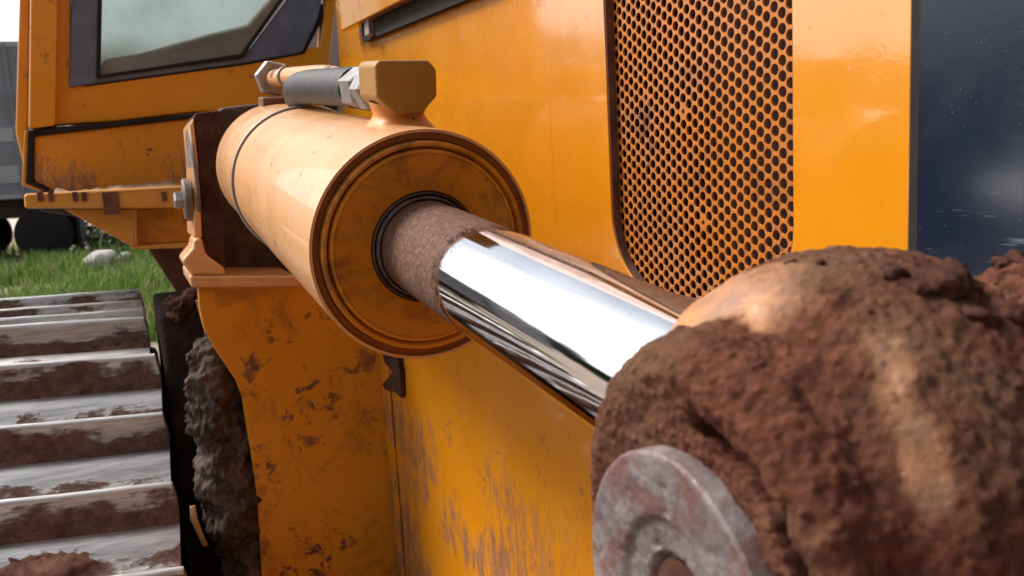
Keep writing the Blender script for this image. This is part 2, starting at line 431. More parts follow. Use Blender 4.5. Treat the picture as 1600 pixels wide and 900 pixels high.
bm = bmesh.new(); add_box(bm, (px0, HY - 0.006, 1.46), (0.25, HY + 0.02, 2.40))
gp = bevel(from_bm('radiator_guard', bm, M_NAVY, bulldozer), 0.003)
bm = bmesh.new(); add_box(bm, (HX1 + 0.0005, HY - 0.002, 1.46), (px0 - 0.0005, HY + 0.018, 2.40))
bevel(from_bm('rubber_seal', bm, M_MATTE, gp), 0.002)

# ---- lower side panel and its top ledge
LY = 0.40
PX = -1.55                                               # transverse plate under the ram's rear mount
bm = bmesh.new(); add_box(bm, (PX + 0.001, LY, 0.55), (0.30, LY + 0.02, 1.525))
low = bevel(from_bm('lower_side_panel', bm, M_LOWER, bulldozer), 0.003)
bm = bmesh.new(); add_box(bm, (PX - 0.4, LY + 0.021, 1.495), (0.30, HY + 0.03, 1.499))
from_bm('panel_ledge', bm, M_LOWER, low)
f0 = PX + 0.06
bm = bmesh.new()                                         # welded edge strip beside the fold
add_box(bm, (PX + 0.002, LY - 0.004, 0.55), (PX + 0.055, LY - 0.0005, 1.46))
bevel(from_bm('weld_strip', bm, M_LOWER, low), 0.0015)
tabs = [[(598, 553), (622, 557), (622, 578), (612, 580), (600, 566)], [(597, 600), (605, 592), (614, 578), (624, 574), (626, 622), (616, 612), (602, 610)]]
for t in tabs:
    prism('torn_tab', [on_y(x, y, LY - 0.010) for x, y in t], (0, 0.008, 0), M_CHEEK, low, 0.001)

# ---- transverse plate with the rounded left edge
edge = [(309, 446), (311, 480), (318, 512), (332, 540), (352, 570), (368, 594), (378, 620), (384, 660), (391, 700), (397, 740), (402, 790), (406, 850), (409, 910), (409, 1010)]
pl = [on_x(x, y, PX) for x, y in edge] + [Vector((PX, LY - 0.0005, on_x(409, 1010, PX).z)), Vector((PX, LY - 0.0005, on_x(309, 446, PX).z))]
plate = prism('support_plate', pl, (-0.020, 0, 0), M_PLATE, bulldozer, 0.0025)
bm = bmesh.new()
add_box(bm, (PX - 0.30, 0.30, 0.45), (PX - 0.022, 1.1, 1.44)); fr = from_bm('main_frame', bm, M_DARK, bulldozer)
bm = bmesh.new(); add_box(bm, (PX - 1.6, 0.18, 0.5), (PX - 0.32, 1.1, 1.33)); from_bm('frame_rail', bm, M_DARK, fr)
# second rusty plate edge seen behind the first
prism('inner_plate', [on_x(x, y, PX - 0.10) for x, y in [(306, 470), (320, 520), (326, 560), (330, 640), (345, 700), (420, 700), (420, 470)]], (-0.015, 0, 0), M_RUSTY, plate, 0.002)

# ---- ram: barrel, gland, rod, hoses
c0 = ray(666, 386); axis = ray(182, 118)
th = c0.angle(axis); RC = CAM + c0 * (0.27 / math.sin(th))   # centre of the gland face; 'axis' points to the rear of the machine
def at_s(s): return RC + axis * s
ram = lathe('lift_cylinder', [(0.0, 0.0975), (0.0, 0.1), (0.004, 0.1003), (0.60, 0.1003), (0.735, 0.1003), (0.748, 0.098), (0.752, 0.090), (0.752, 0.0)], RC, axis, M_BARREL, bulldozer, 128)
lathe('barrel_rim', [(0.0005, 0.0974), (0.0030, 0.0955), (0.0042, 0.0915), (0.008, 0.0910)], RC, axis, M_RIM, ram, 128)
lathe('gland_ring', [(0.008, 0.0909), (0.003, 0.0908), (-0.0022, 0.0903), (-0.0030, 0.0890), (-0.0028, 0.0868), (-0.0005, 0.0858), (0.002, 0.0845), (0.0042, 0.0842), (0.02, 0.0842)], RC, axis, M_GLAND, ram, 128)
lathe('gland_face', [(0.02, 0.0838), (-0.001, 0.0838), (-0.0026, 0.0828), (-0.0030, 0.0808), (-0.0015, 0.0798), (-0.001, 0.079), (-0.001, 0.0500), (0.000, 0.0485), (0.008, 0.0478)], RC, axis, M_GLAND, ram, 128)
M_SEAL = plain('grimy wiper seal', (0.05, 0.032, 0.028), 0.6, var=0.5, dust=0.25, sc=60)
lathe('wiper_seal', [(0.008, 0.0476), (0.0005, 0.0474), (-0.001, 0.0462), (0.0015, 0.0448), (0.003, 0.0446), (0.000, 0.0440), (-0.003, 0.0434), (-0.004, 0.0424), (-0.003, 0.0414), (0.010, 0.0412)], RC, axis, M_SEAL, ram, 96)

# chrome rod: dust collar by the gland and a dusty band along the top
M = Mat('dusty chrome')
tcn = M.n('ShaderNodeTexCoord').outputs['Object']
vx, vy, vz = M.sep(tcn)                                   # rod's own frame: x along, y/z round
edge_n = M.noise(120, 8, 0.82, tcn)
along = M.math('ADD', vx, M.math('MULTIPLY', M.math('SUBTRACT', edge_n, 0.5), 0.125))
collar = M.ramp(M.math('ADD', along, M.math('MULTIPLY', M.ramp(vz, -0.035, 0.02), 0.012)), 0.170, 0.128)
angle = M.math('ARCTAN2', vy, vz)                         # 0 at the top of the rod, + towards the hood
strip = M.math('ADD', angle, M.math('MULTIPLY', M.math('SUBTRACT', M.noise(30, 6, 0.7, M.vec((0.25, 1, 1), src=tcn)), 0.5), 0.5))
topband = M.math('MULTIPLY', M.ramp(strip, -0.40, -0.24), M.ramp(M.noise(24, 6, 0.7, M.vec((0.10, 1, 1), src=tcn)), 0.28, 0.46, 0.35, 1.0))
fine = M.math('MULTIPLY', M.ramp(M.noise(420, 3, 0.7, tcn), 0.58, 0.70), 0.70)
lines = M.math('MULTIPLY', M.ramp(M.noise(130, 3, 0.6, M.vec((0.02, 1, 1), src=tcn)), 0.55, 0.66), 0.36)
dirt = M.math('MAXIMUM', M.math('MULTIPLY', collar, M.ramp(M.noise(200, 4, 0.7, tcn), 0.15, 0.45, 0.7, 1.0)), M.math('MAXIMUM', M.math('MULTIPLY', topband, M.ramp(M.noise(70, 5, 0.7, M.vec((0.04, 1, 1), src=tcn)), 0.36, 0.62, 0.12, 0.58)), M.math('MAXIMUM', M.math('MULTIPLY', fine, 0.5), lines)))
dc = M.mix(M.ramp(M.noise(260, 5, 0.75, tcn), 0.35, 0.75), (0.060, 0.026, 0.015), (0.185, 0.10, 0.066))
scr = M.bump(M.noise(160, 3, 0.6, M.vec((0.03, 1, 1), src=tcn)), 0.05, 0.0004)
M.set(Base_Color=(0.80, 0.79, 0.81, 1), Metallic=1.0, Roughness=M.ramp(M.noise(60, 5, 0.7, M.vec((0.05, 1, 1), src=tcn)), 0.35, 0.75, 0.03, 0.09), Normal=scr)
dp = M.n('ShaderNodeBsdfPrincipled'); M.l(dc, dp.inputs['Base Color']); dp.inputs['Roughness'].default_value = 0.8; dp.inputs['Specular IOR Level'].default_value = 0.25
M.l(M.bump(M.noise(300, 4, 0.7, tcn), 0.5, 0.0006), dp.inputs['Normal'])
mr = M.n('ShaderNodeMixShader'); M.l(M.ramp(dirt, 0.08, 0.80), mr.inputs[0]); M.l(M.p.outputs[0], mr.inputs[1]); M.l(dp.outputs[0], mr.inputs[2]); M.l(mr.outputs[0], M.out.inputs[0])
M_ROD = M.m
ROD = 0.0405
bm = bmesh.new()
add_lathe(bm, [(-0.02, 0), (-0.02, ROD), (0.10, ROD), (0.25, ROD), (0.42, ROD), (0.42, 0)], (0, 0, 0), (1, 0, 0), 128)
rod = from_bm('piston_rod', bm, M_ROD, None, 35, recenter=False)
fwd = -axis; a_, u_, w_ = frame_of(fwd)                   # x = forward along the rod, z = up
rm = Matrix((fwd, u_, w_)).transposed().to_4x4(); rm.translation = RC
rod.parent = ram; rod.matrix_parent_inverse = parent_world(ram).inverted() @ rm

# wire band
bm = bmesh.new()
n = 96
a2, u2, w2 = frame_of(axis)
ring = [at_s(0.505) + (u2 * math.cos(2 * math.pi * k / n) + w2 * math.sin(2 * math.pi * k / n)) * 0.1022 + axis * (0.003 * math.sin(2 * math.pi * k / n * 2)) for k in range(n + 1)]
add_tube(bm, ring, 0.0019, 8, False)
from_bm('wire_band', bm, M_WIRE, ram, 180)

# port block on top of the barrel near the gland
a, u, w = frame_of(axis); 
side = u if u.y < 0 else -u                               # towards the track side (-Y)
up = w if w.z > 0 else -w
def rp_(s, y, z): return at_s(s) - side * y + up * z      # y>0 towards the hood
def block_pts(y0, y1, z0, z1, c, cb):
    return [(y0 + cb, z0), (y1 - cb, z0), (y1, z0 + cb), (y1, z1 - c), (y1 - c, z1), (y0 + c * .5, z1), (y0, z1 - c * .5), (y0, z0 + cb)]
BY0, BY1, BZ0, BZ1 = -0.0195, 0.0375, 0.1085, 0.1565
bm = bmesh.new(); add_prism(bm, [rp_(0.065, y, z) for y, z in block_pts(BY0, BY1, BZ0, BZ1, 0.008, 0.016)], axis * 0.06)
blk = bevel(from_bm('port_block', bm, M_BLOCK, ram, 25), 0.0035, 3, 25)
M_WELD = paint('rusty weld paint', base=(0.55, 0.19, 0.02), dust=0.25, spots=1.0, rough=0.5, coat=0.0)
bm = bmesh.new()
rings = []
for hh, kx in ((0.096, 1.10), (0.1005, 0.96), (0.1045, 0.83), (0.1085, 0.78), (0.113, 0.84), (0.119, 0.90)):
    ring_ = []
    for k in range(32):
        t = 2 * math.pi * k / 32
        e_ = 0.78
        cx_ = math.copysign(abs(math.cos(t)) ** e_, math.cos(t)); sx_ = math.copysign(abs(math.sin(t)) ** e_, math.sin(t))
        p = rp_(0.095 + 0.030 * sx_ * kx, (BY0 + BY1) / 2 + 0.029 * cx_ * kx, hh)
        p += up * 0.003 * fbm(p, 60, 3)
        ring_.append(bm.verts.new(p))
    rings.append(ring_)
for A, B in zip(rings, rings[1:]):
    for k in range(32): bm.faces.new((A[k], B[k], B[(k + 1) % 32], A[(k + 1) % 32]))
from_bm('weld_neck', bm, M_WELD, ram, 180)

# hose fitting, hose and the painted pipe behind
HC = (0.004, 0.1305)
def hp3(s, dy=0.0, dz=0.0): return rp_(s, HC[0] + dy, HC[1] + dz)
hdir = (hp3(0.60, 0.0, -0.004) - hp3(0.12)).normalized()
lathe('hose_stub', [(0.0, 0.0), (0.0, 0.0125), (0.022, 0.0125), (0.022, 0)], hp3(0.124), hdir, M_ZINC, ram, 24)
bm = bmesh.new(); add_lathe(bm, [(0.016, 0.0), (0.016, 0.0185), (0.020, 0.0225), (0.048, 0.0225), (0.051, 0.0195), (0.051, 0)], hp3(0.124), hdir, 6)
bevel(from_bm('hex_nut', bm, M_ZINC, ram, 20), 0.001)
bm = bmesh.new(); add_lathe(bm, [(0.053, 0.0), (0.053, 0.0200), (0.056, 0.0228), (0.098, 0.0228), (0.102, 0.0205), (0.102, 0)], hp3(0.124), hdir, 6, up=(0, 0.4, 1))
bevel(from_bm('hex_nut', bm, M_ZINC, ram, 20), 0.001)
M_HOSE = plain('wrapped grey black hose', (0.010, 0.011, 0.014), 0.58, var=0.4, sc=30, dust=0.05)
pts = smooth_path([hp3(0.222), hp3(0.30, -0.002, 0.0), hp3(0.42, -0.006, -0.001), hp3(0.47, -0.006, -0.003), hp3(0.53, -0.004, -0.006), hp3(0.58, 0.004, -0.016)], 16)
bm = bmesh.new(); add_tube(bm, pts, [0.0215 + 0.0003 * (1 if (i // 3) % 2 else 0) * (1 if i % 7 else 0.4) for i in range(len(pts))], 24)
from_bm('hydraulic_hose', bm, M_HOSE, ram, 50)
pts = smooth_path([hp3(0.30, 0.052, -0.018), hp3(0.45, 0.030, 0.010), hp3(0.60, 0.012, 0.012), hp3(0.74, -0.004, 0.008)], 8)
bm = bmesh.new(); add_tube(bm, pts, 0.0135, 20)
from_bm('hydraulic_pipe', bm, M_BARREL, ram, 60)
bm = bmesh.new(); add_lathe(bm, [(0, 0), (0, 0.0165), (0.010, 0.0165), (0.010, 0)], hp3(0.66, 0.005, 0.0105), axis, 32)
from_bm('pipe_collar', bm, M_STEEL, ram)
bm = bmesh.new(); add_lathe(bm, [(0, 0), (0, 0.027), (0.003, 0.029), (0.022, 0.029), (0.022, 0)], hp3(0.735, -0.004, 0.008), axis, 6, up=(0, 0.2, 1))
bevel(from_bm('pipe_flange', bm, M_STEEL, ram, 20), 0.002)
bm = bmesh.new(); add_prism(bm, [hp3(0.70, y, z) for y, z in ((-0.030, -0.020), (0.004, -0.020), (0.004, -0.055), (-0.030, -0.055))], axis * 0.05)
bevel(from_bm('pipe_clamp', bm, M_RUSTY, ram), 0.003)

# ---- rear mount of the ram: cheek plates, foot, ledge, pin cap with bolt
BX = PX + 0.03
br = prism('cylinder_bracket', [on_x(x, y, BX) for x, y in [(296, 431), (462, 431), (470, 449), (299, 450)]], (-0.20, 0, 0), M_BARREL, bulldozer, 0.004)
cheek = [(302, 182), (309, 176), (322, 174), (345, 172), (352, 250), (352, 360), (356, 432), (318, 432), (314, 395), (313, 320), (309, 250)]
prism('bracket_cheek', [on_x(x, y, BX - 0.025) for x, y in [(302, 184), (306, 176), (345, 172), (352, 432), (317, 432), (314, 330), (309, 250)]], (-0.16, 0, 0), M_CHEEK, br, 0.004)
foot = [(313, 372), (316, 432), (354, 432), (351, 417), (330, 396), (325, 360)]
prism('bracket_foot', [on_x(x, y, BX - 0.004) for x, y in [(283, 408), (300, 388), (303, 372), (316, 372), (322, 398), (352, 420), (354, 431), (299, 431)]], (-0.10, 0, 0), M_BARREL, br, 0.006)
prism('bracket_rim', [on_x(x, y, BX - 0.02) for x, y in [(296, 196), (302, 184), (309, 250), (314, 330), (316, 373), (303, 373), (301, 250)]], (-0.17, 0, 0), M_BARREL, br, 0.003)
prism('mount_block', [on_x(x, y, BX - 0.15) for x, y in [(330, 190), (345, 168), (420, 160), (520, 168), (520, 440), (330, 440)]], (-0.10, 0, 0), M_DARK, br, 0.006)
pc = on_x(301, 278, BX - 0.08)
lathe('pin_washer', [(0.000, 0), (0.0, 0.082), (0.003, 0.083), (0.006, 0.082), (0.006, 0)], pc + Vector((0, 0.004, 0)), (0, -1, 0), M_OLD, br, 64)
pc2 = on_x(293, 312, BX - 0.05)
lathe('pin_cap', [(0.0, 0), (0.0, 0.036), (0.010, 0.036), (0.013, 0.033), (0.013, 0)], pc2 + Vector((0, 0.006, 0)), (0, -1, 0), M_OLD, br, 48)
lathe('bolt_head', [(0.0, 0), (0.0, 0.0155), (0.012, 0.0155), (0.0145, 0.013), (0.0145, 0)], pc2 + Vector((0, -0.007, 0)), (0, -1, 0), M_STEEL, br, 6, 20)

# ---- cab front seen beyond the ram
KX = -2.40
def face(name, pts, x, thick, mat, parent, bev=0.006): return prism(name, [on_x(a, b, x) for a, b in pts], (-thick, 0, 0), mat, parent, bev)
cab = face('cab', [(84, -220), (110, -220), (112, 134), (296, 104), (500, 72), (522, -160), (545, -160), (506, 170), (300, 176), (180, 190), (82, 196)], KX, 0.05, M_CAB, bulldozer)
face('corner_post', [(50, -220), (94, -220), (86, 196), (44, 201)], KX + 0.035, 0.09, M_CAB, cab)
face('side_wall', [(36, -220), (49, -220), (44, 201), (43, 258), (37, 262), (24, 205)], KX - 0.01, 1.3, M_CAB, cab)
fr_pts = [(118, -220), (108, 136), (150, 131), (385, 96), (470, 80), (500, 14), (508, -220)]
win = face('window_frame', [(118, -220), (108, 136), (153, 130), (165, -220)], KX + 0.012, 0.05, M_WFRAME, cab, 0.004)
face('window_sill', [(152, 130), (152, 119), (384, 84), (462, -20), (508, -20), (496, 30), (472, 82), (385, 98)], KX + 0.008, 0.05, M_WFRAME, cab, 0.004)
face('window_seal', [(150, 122), (157, -220), (164, -220), (157, 117), (376, 84), (444, -12), (450, -12), (380, 90)], KX + 0.016, 0.012, M_MATTE, cab, 0.002)
face('window_seal', [(128, 136), (150, 124), (384, 90), (470, 76), (500, 5), (505, 5), (505, 30), (476, 84), (385, 101)], KX + 0.004, 0.05, M_MATTE, cab, 0.004)
M = Mat('tinted glass')
gl = M.n('ShaderNodeBsdfGlossy'); gl.inputs['Roughness'].default_value = 0.02
tr = M.n('ShaderNodeBsdfTransparent'); tr.inputs['Color'].default_value = (0.60, 0.655, 0.63, 1)
fz = M.n('ShaderNodeFresnel'); fz.inputs['IOR'].default_value = 1.6
ms = M.n('ShaderNodeMixShader'); M.l(fz.outputs[0], ms.inputs[0]); M.l(tr.outputs[0], ms.inputs[1]); M.l(gl.outputs[0], ms.inputs[2])
df = M.n('ShaderNodeBsdfDiffuse'); df.inputs['Color'].default_value = (0.34, 0.33, 0.33, 1)
ms2 = M.n('ShaderNodeMixShader'); zg = on_x(250, 110, -2.4).z; M.l(M.math('ADD', M.ramp(M.noise(5, 6, 0.65), 0.35, 0.8, 0.04, 0.22), M.ramp(M.math('ADD', M.sep()[2], M.math('MULTIPLY', M.noise(6, 5), 0.05)), zg + 0.13, zg - 0.0, 0.0, 0.62)), ms2.inputs[0]); M.l(ms.outputs[0], ms2.inputs[1]); M.l(df.outputs[0], ms2.inputs[2]); M.l(ms2.outputs[0], M.out.inputs[0])
M_GLASS = M.m
face('window_glass', [(158, -220), (152, 121), (378, 88), (458, -20), (475, -220)], KX - 0.004, 0.006, M_GLASS, cab, 0)
M_GREY = plain('grey cab plastic', (0.42, 0.38, 0.37), 0.7, var=0.15)
face('dashboard', [(158, 92), (220, 82), (330, 50), (385, 36), (470, -60), (600, -60), (600, 200), (150, 200)], KX - 0.35, 0.4, M_GREY, cab, 0.02)
face('cab_floor', [(60, 200), (530, 160), (530, 400), (60, 330)], KX - 0.06, 1.2, M_DARK, cab, 0.01)

# lower cab base panel with its black rubber line
base = face('cab_base', [(52, 212), (300, 184), (330, 182), (330, 300), (78, 296), (52, 284)], KX + 0.012, 0.25, M_BASE, bulldozer, 0.006)
face('rubber_strip', [(44, 204), (300, 178), (330, 175), (330, 181.5), (300, 184), (54, 212.5), (51, 284), (78, 297), (70, 297), (41, 286)], KX + 0.022, 0.05, M_MATTE, base, 0.002)
face('base_flange', [(38, 205), (44, 204), (40.5, 286), (70, 297.5), (60, 297.5), (34, 290)], KX + 0.014, 0.05, M_CAB, base, 0.002)

# running board: bent tread plate with notches along its front lip
sb = prism('running_board', [on_x(x, y, KX + 0.30) for x, y in [(37, 303), (290, 290), (290, 326), (38, 326)]], (-0.03, 0, 0), M_BOARD, bulldozer, 0.006)
z0 = on_x(100, 300, KX + 0.30).z
bm = bmesh.new(); yl = on_x(38, 303, KX + 0.30).y; yr = on_x(292, 303, KX + 0.30).y
add_box(bm, (KX + 0.013, yl, z0 - 0.012), (KX + 0.30, yr, z0 - 0.004)); 
bevel(from_bm('tread_plate', bm, M_BOARD, sb), 0.002)
for i, px_ in enumerate((62, 79, 117, 131, 172, 256)):
    c = on_x(px_, 303, KX + 0.302); wd = 0.016 if px_ == 172 else 0.005
    bm = bmesh.new(); add_box(bm, (c.x - 0.02, c.y - wd, c.z - (0.045 if px_ == 172 else 0.016)), (c.x + 0.0015, c.y + wd, c.z + 0.0045))
    from_bm('lip_notch', bm, M_RUSTY, sb)
for i, px_ in enumerate((90, 140, 195, 245)):
    c = on_x(px_, 297, KX + 0.22); bm = bmesh.new()
    add_lathe(bm, [(0, 0.032), (0.010, 0.028), (0.012, 0.020), (0.004, 0.017)], Vector((c.x, c.y, z0 - 0.006)), (0, 0, 1), 20)
    from_bm('tread_stud', bm, M_BOARD, sb, 60)
V, F = [], []
nu, nv = 120, 10
for a_ in range(nu + 1):
    y = yl + 0.05 + (yr - yl - 0.06) * a_ / nu
    h = 0.004 + 0.030 * max(0, fbm((y, 1.0, 2.0), 9, 3) + 0.15)
    for b_ in range(nv + 1):
        t = b_ / nv; x = KX + 0.02 + 0.24 * t
        V.append(Vector((x, y, z0 - 0.006 + h * math.sin(math.pi * min(1, 0.25 + t * 0.75)) * (1 if 0 < b_ < nv else -0.1) + 0.006 * fbm((x, y, 0), 40, 3))))
for a_ in range(nu):
    for b_ in range(nv):
        q = a_ * (nv + 1) + b_; F.append((q, q + 1, q + nv + 2, q + nv + 1))
tag(from_np('step_mud', V, F, soil('pale dry mud', (0.17, 0.095, 0.06), (0.42, 0.27, 0.18), 30.0), sb, 180), kind='stuff')
face('step_gusset', [(100, 327), (212, 327), (211, 385), (203, 384)], KX + 0.26, 0.02, M_BOARD, sb, 0.003)
face('step_box', [(212, 327), (300, 324), (300, 378), (212, 384)], KX + 0.23, 0.30, M_PLATE, sb, 0.004)
face('step_lip', [(204, 385), (300, 379), (300, 388), (208, 390)], KX + 0.255, 0.30, M_BOARD, sb, 0.003)
face('step_strut', [(232, 390), (300, 388), (310, 480), (285, 470)], KX + 0.10, 0.10, M_RUSTY, sb, 0.003)

# ---- crawler track
M = Mat('polished track steel')
ax_ = M.attr('wear')
tn = M.noise(28, 7, 0.7, M.vec((1, 0.35, 1))); sn = M.noise(9, 4, 0.6)
mudm = M.ramp(M.math('ADD', M.math('MULTIPLY', ax_, -0.54), M.math('ADD', tn, M.math('MULTIPLY', M.math('SUBTRACT', sn, 0.5), 0.7))), 0.12, 0.26)
br_ = M.noise(160, 4, 0.7, M.vec((1.0, 0.08, 1)))
colr = M.mix(M.ramp(br_, 0.3, 0.7), (0.36, 0.35, 0.345), (0.60, 0.585, 0.58))
mc = M.mix(M.ramp(M.noise(50, 7, 0.7), 0.3, 0.7), (0.075, 0.034, 0.025), (0.19, 0.105, 0.078))
M.set(Base_Color=M.mix(mudm, colr, mc), Metallic=M.mixf(mudm, 0.80, 0.0), Roughness=M.mixf(mudm, M.mixf(br_, 0.38, 0.56), 0.95),
      Normal=M.bump(M.math('ADD', M.math('MULTIPLY', mudm, M.noise(70, 6, 0.75)), M.math('MULTIPLY', br_, 0.08)), 0.7, 0.004))
M_SHOE = M.m
PITCH, GH = 0.19, 0.072
SW = 0.58
# profile in (forward, up) with 'wear' = how polished the spot is; crest of the grouser at (0,0)
prof = [(-0.030, -0.079, 0.2), (-0.020, -0.072, 0.3), (-0.010, -0.040, 0.4), (-0.007, -0.007, 0.5), (-0.0045, -0.0010, 1.1), (0.0015, 0.0, 1.35), (0.0050, -0.0022, 0.95), (0.0080, -0.0075, 0.62), (0.0105, -0.018, 0.58), (0.0135, -0.038, 0.42),
        (0.018, -0.056, -0.15), (0.025, -0.067, -0.2), (0.032, -0.066, 0.5), (0.042, -0.0565, 1.0), (0.056, -0.0515, 1.15), (0.070, -0.0525, 1.1), (0.086, -0.059, 0.75), (0.100, -0.0675, 0.42), (0.116, -0.0715, 0.40), (0.136, -0.072, 0.42), (0.150, -0.074, 0.4), (0.156, -0.080, 0.3), (0.153, -0.092, 0.2), (-0.025, -0.092, 0.2)]
def shoe_mesh(seed):
    ny = 40; V, F, A = [], [], []
    for j in range(ny + 1):
        y = -SW * j / ny
        rr = 1.0
        for i, (x, z, wv) in enumerate(prof):
            e = 0.0
            if j == 0 and z > -0.05: e = -0.010 * (1 + z / 0.05)
            n_ = fbm((x * 3, y, seed * 3.1), 9, 3)
            zz = z + 0.0022 * n_ + (0.004 * max(0, fbm((x, y, seed), 22, 3)) if wv < 0.3 else 0)
            V.append((x + 0.0012 * fbm((y, z, seed), 14, 2), y + e, zz)); A.append(wv + 0.9 * min(0.15, fbm((x * 1.5, y, seed * 1.7), 5, 3)))
    k = len(prof)
    for j in range(ny):
        for i in range(k):
            i2 = (i + 1) % k
            F.append((j * k + i, j * k + i2, (j + 1) * k + i2, (j + 1) * k + i))
    F.append(tuple(range(k))[::-1]); F.append(tuple(ny * k + i for i in range(k)))
    return V, F, A
# crest positions: (distance behind the lens, height below it, slope)
s25 = 25.0
crests = []
for i in range(-4, 4):
    d = 1.3675 + 0.1722 * i
    crests.append((d, -1.2385 + math.tan(R_(s25)) * d, s25))
crests += [(2.062, -0.306, 15), (2.235, -0.312, 3), (2.425, -0.314, 1), (2.615, -0.308, -1), (2.79, -0.345, -28), (2.90, -0.48, -62), (2.94, -0.66, -85)]
bm = bmesh.new()                                          # chain and rollers under the shoes
prev = None
for d, z, s in crests:
    c = Vector((-d, -SW * 0.5 + 0.02, CAM.z + z)); n_ = Vector((math.sin(R_(s)), 0, math.cos(R_(s))))
    p0 = c - n_ * 0.10; p1 = c - n_ * 0.22
    row = [bm.verts.new(p + Vector((0, yy, 0))) for p, yy in ((p0, 0.14), (p0, -0.14), (p1, -0.14), (p1, 0.14))]
    if prev:
        for k in range(4): bm.faces.new((prev[k], prev[(k + 1) % 4], row[(k + 1) % 4], row[k]))
    prev = row
track = from_bm('crawler_track', bm, M_DARK, bulldozer)
meshes = []
for q in range(4):
    V, F, A = shoe_mesh(q + 1)
    me = bpy.data.meshes.new('track_shoe'); me.from_pydata(V, [], F); me.update()
    at_ = me.attributes.new('wear', 'FLOAT', 'POINT'); at_.data.foreach_set('value', A)
    me.materials.append(M_SHOE)
    me.polygons.foreach_set('use_smooth', [True] * len(me.polygons)); me.set_sharp_from_angle(angle=R_(50))
    meshes.append(me)
TILT, YAW = R_(3.0), R_(2.6)
shoe_m = []
for i, (d, z, s) in enumerate(crests):
    o = bpy.data.objects.new('track_shoe', meshes[i % 4]); COL.objects.link(o)
    fdir = Vector((math.cos(R_(s)), 0, -math.sin(R_(s)))); ydir = Vector((-math.sin(YAW) * -1, 1, 0)) 
    TL = R_(min(5.0, max(1.6, 4.8 - (d - 1.25) * 2.3)))
    ydir = Vector((math.sin(YAW), math.cos(YAW), -math.tan(TL))).normalized()
    fdir = (fdir - ydir * fdir.dot(ydir)).normalized(); ndir = fdir.cross(ydir)
    mm = Matrix((fdir, ydir, ndir)).transposed().to_4x4()
    mm.translation = Vector((-d, 0.025 if d < 2.0 else 0.013, CAM.z + z))
    o.parent = track; o.matrix_parent_inverse = parent_world(track).inverted(); o.matrix_basis = mm
    shoe_m.append(mm)
# dried mud caked against the grousers
V, F = [], []
for i, mm in enumerate(shoe_m[:10]):
    rs = random.Random(i * 7 + 1)
    nu, nv = 90, 14; o0 = len(V)
    for a_ in range(nu + 1):
        y = -0.006 - (SW - 0.02) * a_ / nu
        wdt = 0.016 + 0.026 * max(0, fbm((y, i * 5.3, 0), 7, 3) + 0.25)
        hgt = 0.007 + 0.034 * max(0, fbm((y, i * 3.3, 4), 6, 3) + 0.06)
        if a_ in (0, nu): wdt *= 0.3; hgt *= 0.3
        for b_ in range(nv + 1):
            t = b_ / nv
            x = 0.012 + t * (wdt + 0.016); zz = -0.0675 + hgt * (1 - t) ** 1.4 - 0.004 * t
            p = Vector((x, y, zz)); dn = fbm(p + Vector((0, 0, i)), 60, 4) * 0.009 + fbm(p + Vector((i, 0, 0)), 200, 2) * 0.003
            p += Vector((0.6, 0, 0.8)) * dn * (0.35 + math.sin(math.pi * min(1, t * 1.1)))
            V.append(mm @ p)
    for a_ in range(nu):
        for b_ in range(nv):
            q = o0 + a_ * (nv + 1) + b_; F.append((q, q + 1, q + nv + 2, q + nv + 1))
M_TMUD = soil('track mud', (0.085, 0.036, 0.024), (0.20, 0.10, 0.070), 40.0)
cm = from_np('caked_mud', V, F, M_TMUD, track, 180); tag(cm, kind='stuff')

for k, (i_, y_, x_, ry, rx) in enumerate(((5, -0.20, 0.075, 0.10, 0.045), (5, -0.34, 0.07, 0.06, 0.040), (4, -0.03, 0.10, 0.025, 0.02), (4, -0.26, 0.05, 0.03, 0.016), (4, -0.17, 0.10, 0.022, 0.014), (3, -0.12, 0.11, 0.07, 0.025), (3, -0.30, 0.10, 0.06, 0.03), (6, -0.30, 0.06, 0.08, 0.03))):
    mm = shoe_m[i_]; V, F = [], []; nr_, na_ = 14, 56
    for r_ in range(nr_ + 1):
        q = r_ / nr_
        for a_ in range(na_):
            t = 2 * math.pi * a_ / na_; wob = 1 + 0.9 * fbm((math.cos(t) * 1.3, math.sin(t) * 1.3, k * 9.1), 1.6, 5)
            x, y = x_ + rx * q * wob * math.cos(t), y_ + ry * q * wob * math.sin(t)
            z = -0.0640 + (0.0095 * (1 - q ** 4) + 0.008 * fbm((x, y, k), 70, 4) * (1 - q ** 3)) - 0.012 * (q > 0.99)
            V.append(mm @ Vector((x, min(y, -0.004), z)))
    for r_ in range(nr_):
        for a_ in range(na_): F.append((r_ * na_ + a_, r_ * na_ + (a_ + 1) % na_, (r_ + 1) * na_ + (a_ + 1) % na_, (r_ + 1) * na_ + a_))
    tag(from_np('mud_patch', V, F, M_TMUD, track, 180), kind='stuff')

